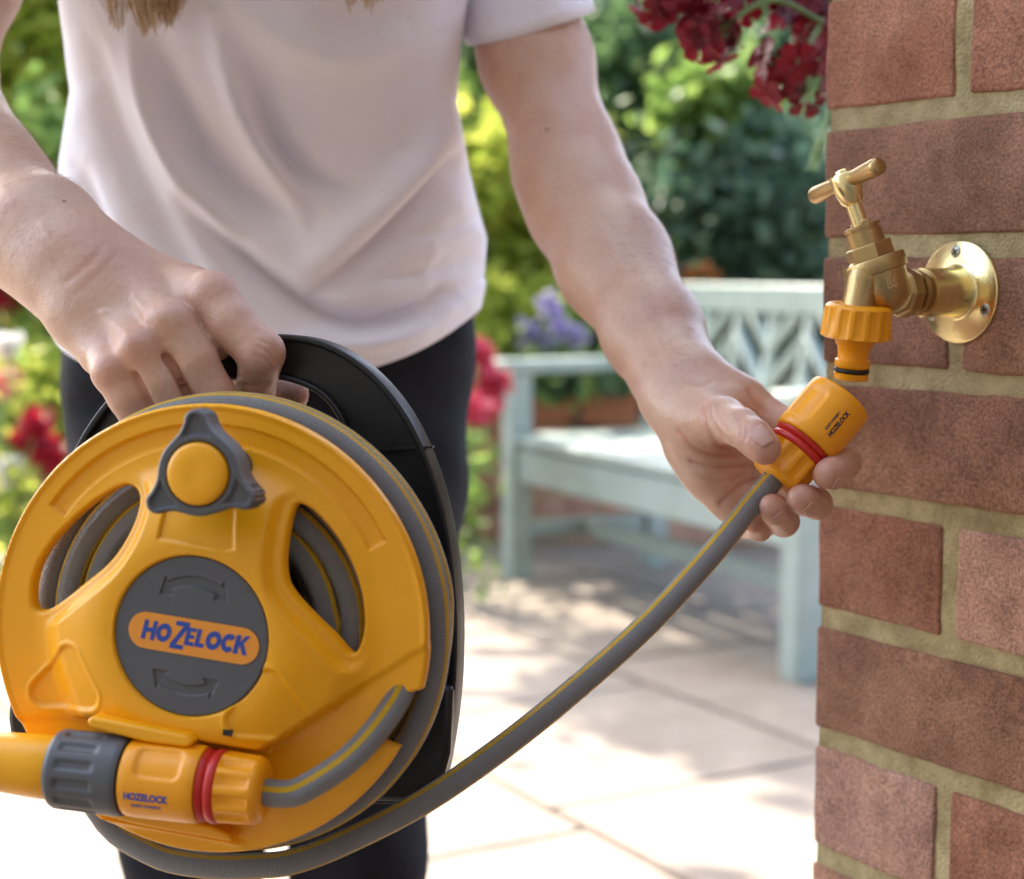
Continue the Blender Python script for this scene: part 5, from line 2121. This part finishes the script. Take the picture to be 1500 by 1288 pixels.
def nail(chain_, outward, w=0.0058, L=0.0095, back=0.0015):
    """curved plate on the back of a fingertip"""
    (p0, r0), (p1, r1_) = chain_[-3], chain_[-1]
    ax_ = unit(p1 - p0)
    o_ = np.asarray(outward, float)
    o_ = unit(o_ - ax_ * np.dot(o_, ax_))
    sd = np.cross(ax_, o_)
    vs, fs = [], []
    nu, nv = 11, 9
    for i in range(nu):
        u_ = i / (nu - 1)
        al = r1_ * 0.62 - L * (1 - u_)                      # along the finger, from the last joint point
        rr = math.sqrt(max(1e-9, (r1_ + .0006) ** 2 - max(0.0, al) ** 2)) + .0006
        if al < 0:
            rr += (r0 - r1_) * min(1.0, -al / float(np.linalg.norm(p1 - p0)))
        half = 0.54 * (1 - 0.30 * max(0, 1 - u_ * 3) ** 2) * (1 - 0.35 * max(0, (u_ - .8) / .2) ** 2)
        for j in range(nv):
            ang = (-1 + 2 * j / (nv - 1)) * half
            ray_ = o_ * math.cos(ang) + sd * math.sin(ang)
            q = p1 + ax_ * al + ray_ * (r1_ + .003)
            for _ in range(8):                               # settle the plate on the skin
                q = q - ray_ * float(field_r(np.array([q], np.float32))[0] - .00045) * 0.9
            vs.append(q)
    for i in range(nu - 1):
        for j in range(nv - 1):
            fs.append((i * nv + j, (i + 1) * nv + j, (i + 1) * nv + j + 1, i * nv + j + 1))
    m = MB()
    m.add(vs, fs)
    o = obj('fingernail', m, M_NAIL, person, smooth=180)
    so = o.modifiers.new('thick', 'SOLIDIFY')
    so.thickness, so.offset = 0.0006, 0
    return o


for f in fing_r[:3]:
    nail(f, P(1400, 1000, .78) - P(1180, 730, .87))
nail(thumb_r, P(1180, 480, .74) - P(1120, 655, .86), w=0.0068, L=0.0115)

M_HAIR = mat('light_brown_hair', (0.42, 0.25, 0.11), rough=0.4, var=0.3, scale=120, col2=(0.66, 0.43, 0.21))
# ---- face: eyes, brows and lips (above the picture)
M_EYE = mat('eye_white', (0.75, 0.73, 0.70), rough=0.2)
M_IRIS = mat('iris', (0.06, 0.09, 0.07), rough=0.2, var=0.3, scale=300)
M_LIP = mat('lip', (0.42, 0.16, 0.13), rough=0.4, var=0.1, scale=200)
for s_ in (-1, 1):
    c = HEAD + np.array([s_ * .030, -.0765, .005])
    m = MB()
    m.lathe(c, (0, -1, -.25), [(.0105 * math.cos(a), .0105 * math.sin(a)) for a in np.linspace(3.1, 0.45, 12)], 24)
    eye_o = obj('eye', m, M_EYE, person, smooth=180)
    m = MB()
    m.lathe(c, (0, -.35, 1), [(.0116 * math.cos(a), .0116 * math.sin(a)) for a in np.linspace(0.05, 1.42, 10)], 28)
    m.lathe(c, (0, -.25, -1), [(.0116 * math.cos(a), .0116 * math.sin(a)) for a in np.linspace(0.05, 1.12, 10)], 28)
    obj('eyelid', m, M_SKIN, eye_o, smooth=180)
    m = MB()
    m.lathe(c, (0, -1, -.25), [(.0094, .0052), (.0102, .0045), (.0106, .002), (.0106, .0002)], 20)
    obj('iris', m, M_IRIS, eye_o, smooth=180)
    m = MB()
    m.tube(catmull([HEAD + np.array([s_ * .014, -.096, .026]), HEAD + np.array([s_ * .032, -.092, .032]), HEAD + np.array([s_ * .050, -.076, .027])], 5), [.001] + [.0028] * 9 + [.001], 6)
    obj('eyebrow', m, M_HAIR, person, smooth=180)
for dz, r_ in ((.0025, .0042), (-.0035, .005)):
    m = MB()
    m.tube(catmull([HEAD + np.array([-.022, -.090, -.055]), HEAD + np.array([-.008, -.1015, -.054 + dz]), HEAD + np.array([.008, -.1015, -.054 + dz]), HEAD + np.array([.022, -.090, -.055])], 5), np.concatenate([np.linspace(.001, r_, 8), np.linspace(r_, .001, 8)]), 8)
    obj('lip', m, M_LIP, person, smooth=180)

# ---- tee shirt
rows_px = [(-330, 250, 520, 1.185, .05), (-300, 120, 640, 1.185, .075), (-220, 70, 715, 1.18, .095), (-110, 84, 700, 1.165, .112), (0, 98, 683, 1.165, .118), (80, 110, 670, 1.185, .116), (150, 117, 664, 1.20, .112), (250, 97, 684, 1.225, .112),
           (350, 86, 709, 1.245, .116), (420, 87, 704, 1.255, .118), (480, 90, 694, 1.26, .118), (560, 98, 690, 1.262, .120)]
ra_ = np.array(rows_px, float)
NT, NR = 300, 190


def shirt_pt(th, y):
    xl, xr, dd, ry = [np.interp(y, ra_[:, 0], ra_[:, k]) for k in (1, 2, 3, 4)]
    xc, hw = (xl + xr) / 2, (xr - xl) / 2
    cx_, sx_ = np.cos(th), np.sin(th)
    e = 0.86                                                     # a little squarer than an ellipse
    ux = np.sign(cx_) * np.abs(cx_) ** e
    uy = np.sign(sx_) * np.abs(sx_) ** e
    d = dd - uy * ry
    # keep the outline where the section is widest
    px = xc + ux * hw * (dd / d) ** 0.0
    s = dd / FPX
    X = (xc - 750) * s + ux * hw * s
    return X, d, y, dd


def sd_poly(px, py, poly):
    """unsigned distance to an open polyline and side (positive to the right of its direction)"""
    poly = catmull(poly, 8)
    best = np.full(px.shape, 1e9)
    side_ = np.zeros(px.shape)
    tt_ = np.zeros(px.shape)
    n_ = len(poly) - 1
    for i in range(n_):
        a, b_ = poly[i], poly[i + 1]
        e = b_ - a
        t = np.clip(((px - a[0]) * e[0] + (py - a[1]) * e[1]) / (e @ e), 0, 1)
        dx, dy = px - a[0] - e[0] * t, py - a[1] - e[1] * t
        d = np.hypot(dx, dy)
        cr = e[0] * dy - e[1] * dx
        m_ = d < best
        best = np.where(m_, d, best)
        side_ = np.where(m_, np.sign(cr), side_)
        tt_ = np.where(m_, (i + t) / n_, tt_)
    return best * side_, tt_


FOLDS = [  # polyline, depth (m, negative = valley), width on its left, width on its right (photo px)
    ([(205, 40), (240, 140), (290, 230), (350, 285), (425, 320)], -0.020, 38, 30),
    ([(140, 60), (165, 170), (215, 280), (285, 400)], -0.008, 24, 26),
    ([(190, 30), (215, 150), (265, 260), (330, 345)], 0.010, 20, 18),
    ([(320, 30), (345, 140), (385, 230), (440, 312)], 0.014, 18, 22),
    ([(372, 120), (400, 200), (450, 255), (525, 288)], -0.013, 24, 16),
    ([(275, 300), (320, 345), (390, 400), (460, 445), (530, 468), (600, 455), (645, 430)], -0.017, 14, 26),
    ([(450, 500), (530, 505), (610, 482), (670, 440)], 0.008, 20, 18),
    ([(690, 215), (640, 262), (560, 345), (470, 418)], -0.014, 30, 12),
    ([(650, 190), (600, 260), (530, 330), (460, 390)], 0.010, 26, 34),
    ([(590, 345), (645, 340), (705, 318)], -0.004, 14, 12),
    ([(540, 410), (610, 402), (690, 380)], -0.005, 16, 14),
    ([(120, 250), (150, 340), (200, 420)], -0.007, 16, 20),
    ([(300, -40), (400, 60), (500, 95), (600, 60)], 0.010, 50, 34),
    ([(260, 470), (330, 500), (420, 525)], -0.006, 14, 18),
]
th = np.linspace(0, 2 * math.pi, NT, endpoint=False)
tv = np.linspace(0, 1, NR)
TH, TV = np.meshgrid(th, tv, indexing='ij')
front = np.sin(TH)
# hem: side high, front low, tail behind
hem = 448 + 122 * np.clip(front, 0, 1) ** 1.3 + 60 * np.clip(-front, 0, 1) + 22 * np.clip(-np.cos(TH), 0, 1) * (front > -2)
Yp = -330 + (hem + 330) * TV
X, Dp, _, DD = shirt_pt(TH, Yp)
# photo position of every vertex on the resting surface
pxv = 750 + X * FPX / np.maximum(Dp, .5)
Zc = (644 - Yp) / FPX * DD
pyv = 644 - Zc * FPX / np.maximum(Dp, .5)
disp = np.zeros_like(X)
w_front = sst(0.0, 0.35, front)
for poly, amp, wl_, wr_ in FOLDS:
    s, t = sd_poly(pxv, pyv, np.array(poly, float))
    w_ = np.where(s < 0, wl_, wr_)
    disp += 1.35 * amp * np.exp(-(s / (w_ * 0.88)) ** 2) * np.sin(np.pi * np.clip(t * .9 + .05, 0, 1)) ** 0.6 * w_front
nz = np.array([mnoise.noise(Vector((a * 9, b_ * 14, c * 9))) for a, b_, c in zip(X.ravel(), Dp.ravel(), Zc.ravel())]).reshape(X.shape)
disp += nz * 0.003
rdg = np.array([1 - abs(mnoise.noise(Vector((a * 17 + b_ * 6, b_ * 5, c * 24 - a * 13)))) * 2.2 for a, b_, c in zip(X.ravel(), Dp.ravel(), Zc.ravel())]).reshape(X.shape)
flank = np.clip(1 - np.abs(pxv - 640) / 110, 0, 1) * np.clip(1 - np.abs(pyv - 380) / 130, 0, 1) + 0.5 * np.clip(1 - np.abs(pxv - 150) / 90, 0, 1)
disp += 0.0028 * np.clip(rdg, 0, 1) ** 2 * flank * sst(-0.3, 0.2, front)
# hem turned up: thin step
hs = sst(0.945, 0.955, TV)
disp += 0.0018 * hs - 0.0012 * np.exp(-((TV - 0.944) / 0.0035) ** 2)
cen_x = (np.interp(Yp, ra_[:, 0], ra_[:, 1]) + np.interp(Yp, ra_[:, 0], ra_[:, 2])) / 2
cxw = (cen_x - 750) / FPX * DD
nx_, nd_ = X - cxw, (Dp - DD)
nl = np.hypot(nx_, nd_ * 1.6) + 1e-6
X2 = X + disp * nx_ / nl
D2 = Dp + disp * nd_ * 1.6 / nl
SV = C0 + FW * D2[..., None] + RT * X2[..., None] + UP * Zc[..., None]
SV = SV.reshape(-1, 3)
ii, jj = np.meshgrid(np.arange(NT), np.arange(NR - 1), indexing='ij')
i2 = (ii + 1) % NT
SQ = np.stack([ii * NR + jj, ii * NR + jj + 1, i2 * NR + jj + 1, i2 * NR + jj], -1).reshape(-1, 4)
# sleeves: tubes round the upper arms, part of the same garment
sl_v, sl_f = [SV], [SQ]
off_i = len(SV)


def sleeve(axis_pts, radii, hem_tilt):
    global off_i
    q = catmull(axis_pts, 10)
    rr = np.interp(np.linspace(0, 1, len(q)), np.linspace(0, 1, len(radii)), radii)
    tg = np.gradient(q, axis=0)
    tg /= np.linalg.norm(tg, axis=1)[:, None]
    e1 = unit(np.cross(tg[0], FW))
    vs = []
    NS = 96
    for i in range(len(q)):
        e1 = unit(e1 - tg[i] * np.dot(e1, tg[i]))
        e2 = np.cross(tg[i], e1)
        u_ = i / (len(q) - 1)
        for k in range(NS):
            a = 2 * math.pi * k / NS
            wr = (1.1 - u_) * (0.002 * math.sin(3 * a + 4 * u_) + 0.0016 * math.sin(5 * a - 6 * u_ + 1)) + (0.0013 if u_ > 0.86 else 0)
            vs.append(q[i] + (e1 * math.cos(a) + e2 * math.sin(a)) * (rr[i] + wr) + tg[i] * hem_tilt * u_ * float(np.dot(e1 * math.cos(a) + e2 * math.sin(a), -FW)))
    f_ = []
    for i in range(len(q) - 1):
        for k in range(NS):
            k2 = (k + 1) % NS
            f_.append((off_i + i * NS + k, off_i + i * NS + k2, off_i + (i + 1) * NS + k2, off_i + (i + 1) * NS + k))
    sl_v.append(np.array(vs))
    sl_f.append(np.array(f_))
    off_i += len(vs)


sleeve([P(600, -290, 1.20), P(690, -230, 1.215), P(735, -100, 1.215), P(777, 40, 1.20)], [.050, .056, .050, .0450], 0.026)
sleeve([P(180, -300, 1.185), P(40, -270, 1.16), P(-30, -210, 1.13), P(-55, -110, 1.11)], [.050, .056, .050, .047], 0.0)
me = np_mesh('tee_shirt', np.concatenate(sl_v), np.concatenate(sl_f))
M_SHIRT = mat('pale_jersey', (0.85, 0.825, 0.90), rough=0.9, var=0.015, scale=8, spec=0.2)
nt = M_SHIRT.node_tree
b = nt.nodes['Principled BSDF']
b.inputs['Sheen Weight'].default_value = 0.15
tc = nd(M_SHIRT, 'ShaderNodeTexCoord')
wv = nd(M_SHIRT, 'ShaderNodeTexNoise')
wv.inputs['Scale'].default_value, wv.inputs['Detail'].default_value = 900, 2
nt.links.new(tc.outputs['Object'], wv.inputs['Vector'])
b1 = nd(M_SHIRT, 'ShaderNodeBump')
b1.inputs['Distance'].default_value = 0.0001
nt.links.new(wv.outputs['Fac'], b1.inputs['Height'])
w2 = nd(M_SHIRT, 'ShaderNodeTexNoise')
w2.inputs['Scale'].default_value, w2.inputs['Detail'].default_value = 22, 3
nt.links.new(tc.outputs['Object'], w2.inputs['Vector'])
b2 = nd(M_SHIRT, 'ShaderNodeBump')
b2.inputs['Distance'].default_value = 0.004
nt.links.new(w2.outputs['Fac'], b2.inputs['Height'])
nt.links.new(b1.outputs[0], b2.inputs['Normal'])
nt.links.new(b2.outputs[0], b.inputs['Normal'])
sh_o = obj('tee_shirt', me, M_SHIRT, person)
so = sh_o.modifiers.new('thick', 'SOLIDIFY')
so.thickness, so.offset = 0.0012, 0

# ---- trousers
leg_l = [(P(258, 500, 1.29), .074), (P(260, 700, 1.29), .076), (P(272, 960, 1.295), .064), (P(280, 1250, 1.30), .0470), (np.array([-.245, 1.33, .27]), .050), (np.array([-.245, 1.35, .09]), .041)]
leg_r = [(P(532, 500, 1.29), .074), (P(530, 700, 1.29), .072), (P(527, 960, 1.295), .060), (P(520, 1250, 1.30), .0470), (np.array([-.125, 1.36, .27]), .050), (np.array([-.125, 1.38, .09]), .041)]
hip = [[(P(260, 420, 1.29), .070), (P(530, 420, 1.29), .070)], [(P(252, 540, 1.29), .074), (P(538, 540, 1.29), .074)]]


def field_p(p):
    d = smin(chain(p, leg_l, .03), chain(p, leg_r, .03), .005)
    for c in hip:
        d = smin(d, chain(p, c, .03), .03)
    return d.astype(np.float32)


vp, qp = mesh_field(field_p, (-.48, 1.05, .05), (.14, 1.52, .93), 0.006)
for i in range(len(vp)):
    q = Vector(vp[i])
    vp[i] += np.array([mnoise.noise(q * 16), mnoise.noise(q * 16 + Vector((5, 0, 0))) * 1.4, 0]) * 0.006 + np.array([0, mnoise.noise(Vector((q.x * 20, q.y * 20, q.z * 48))), 0]) * 0.005
obj('trousers', np_mesh('trousers', vp, qp), mat('dark_navy_denim', (0.009, 0.009, 0.013), rough=0.85, var=0.25, scale=60, bump=0.0006, bscale=700, spec=0.25), person)
# ---- shoes
M_SHOE = mat('dark_canvas', (0.03, 0.03, 0.035), rough=0.8, var=0.2, scale=60)
M_SOLE = mat('pale_sole', (0.6, 0.58, 0.54), rough=0.7)
for (x, y) in ((-.245, 1.35), (-.125, 1.38)):
    fn = lambda p, x=x, y=y: smin(chain(p, [(np.array([x, y + .04, .05]), .038), (np.array([x, y - .06, .042]), .036), (np.array([x, y - .15, .032]), .030)], .02), chain(p, [(np.array([x, y, .05]), .04), (np.array([x, y, .11]), .042)], .02), .02)
    v_, q_ = mesh_field(fn, (x - .08, y - .22, .0), (x + .08, y + .11, .17), 0.006)
    v_[:, 2] = np.maximum(v_[:, 2], .018)
    shoe = obj('shoe', np_mesh('shoe', v_, q_), M_SHOE, person)
    m = MB()
    m.prism([(x + .042 * math.cos(a) * (1 - .1 * math.sin(a)), y - .055 + .135 * math.sin(a)) for a in np.linspace(0, 2 * math.pi, 32, endpoint=False)], ((0, 0, 0), (1, 0, 0), (0, 1, 0), (0, 0, 1)), 0.0022, 0.020)
    obj('sole', m, M_SOLE, shoe)

# ---- long hair: strands that fall forward from the head
rng = np.random.default_rng(9)
m = MB()


def lock(n, x0, x1, ytip, spread, d, root_x, tufts=9):
    """strands gathered into pointed tufts of unequal length"""
    tx = np.sort(rng.uniform(x0, x1, tufts))
    tl = rng.uniform(-spread, spread * 0.8, tufts)
    for k in range(n):
        g_ = rng.integers(0, tufts)
        w_ = (x1 - x0) / tufts * 0.9
        u_ = (tx[g_] - x0) / (x1 - x0)
        off = rng.normal() * w_
        stray = rng.uniform() < 0.06
        tip_y = ytip(u_) + tl[g_] - abs(off) * rng.uniform(0.6, 1.8) - rng.exponential(10) + (rng.uniform(0, 14) if stray else 0)
        x = tx[g_] + off * 0.55 + (rng.uniform(-14, 14) if stray else 0)
        dd = d + rng.uniform(-.018, .018)
        root_ = HEAD + np.array([root_x + rng.uniform(-.012, .012), rng.uniform(-.03, .05), rng.uniform(.02, .07)])
        a = P(tx[g_] + off * 1.5 + rng.uniform(-20, 10), -180, dd + .01)
        t_ = P(x, tip_y, dd)
        mid = P(tx[g_] + off * 1.15 - 5, tip_y - 60, dd + rng.uniform(-.006, .006))
        q = catmull([root_, (root_ + a) / 2 + np.array([root_x * .25, -.01, .02]), a, mid, t_], 5)
        m.tube(q, np.linspace(.0008, .00012, len(q)), 4, cap=False)


lock(620, 138, 262, lambda u: 66 - 60 * (u - .42) ** 2 * (2.2 if u > .42 else 1.0), 14, 1.035, -.066, 8)
lock(200, 490, 575, lambda u: 10 + 8 * math.sin(3.14 * u), 8, 1.03, .066, 6)
# cap of hair over the skull
for k in range(900):
    a = rng.uniform(0, 2 * math.pi)
    s = rng.choice((-1, 1))
    top = HEAD + np.array([rng.uniform(-.006, .006), rng.uniform(-.075, .085), .108])
    top[2] = HEAD[2] + .108 * math.sqrt(max(0.05, 1 - ((top[1] - HEAD[1]) / .1) ** 2)) + .004
    y_ = top[1] + rng.uniform(-.01, .03)
    sidept = np.array([HEAD[0] + s * .080, max(y_, HEAD[1] - .045), HEAD[2] + .03])
    low_ = np.array([HEAD[0] + s * rng.uniform(.05, .085), max(y_ + .02, HEAD[1] - .02), HEAD[2] - rng.uniform(.05, .16)])
    q = catmull([top, (top + sidept) / 2 + np.array([s * .012, 0, .022]), sidept, low_], 5)
    m.tube(q, np.linspace(.0016, .0005, len(q)), 4, cap=False)
obj('hair', m, M_HAIR, person, smooth=180)
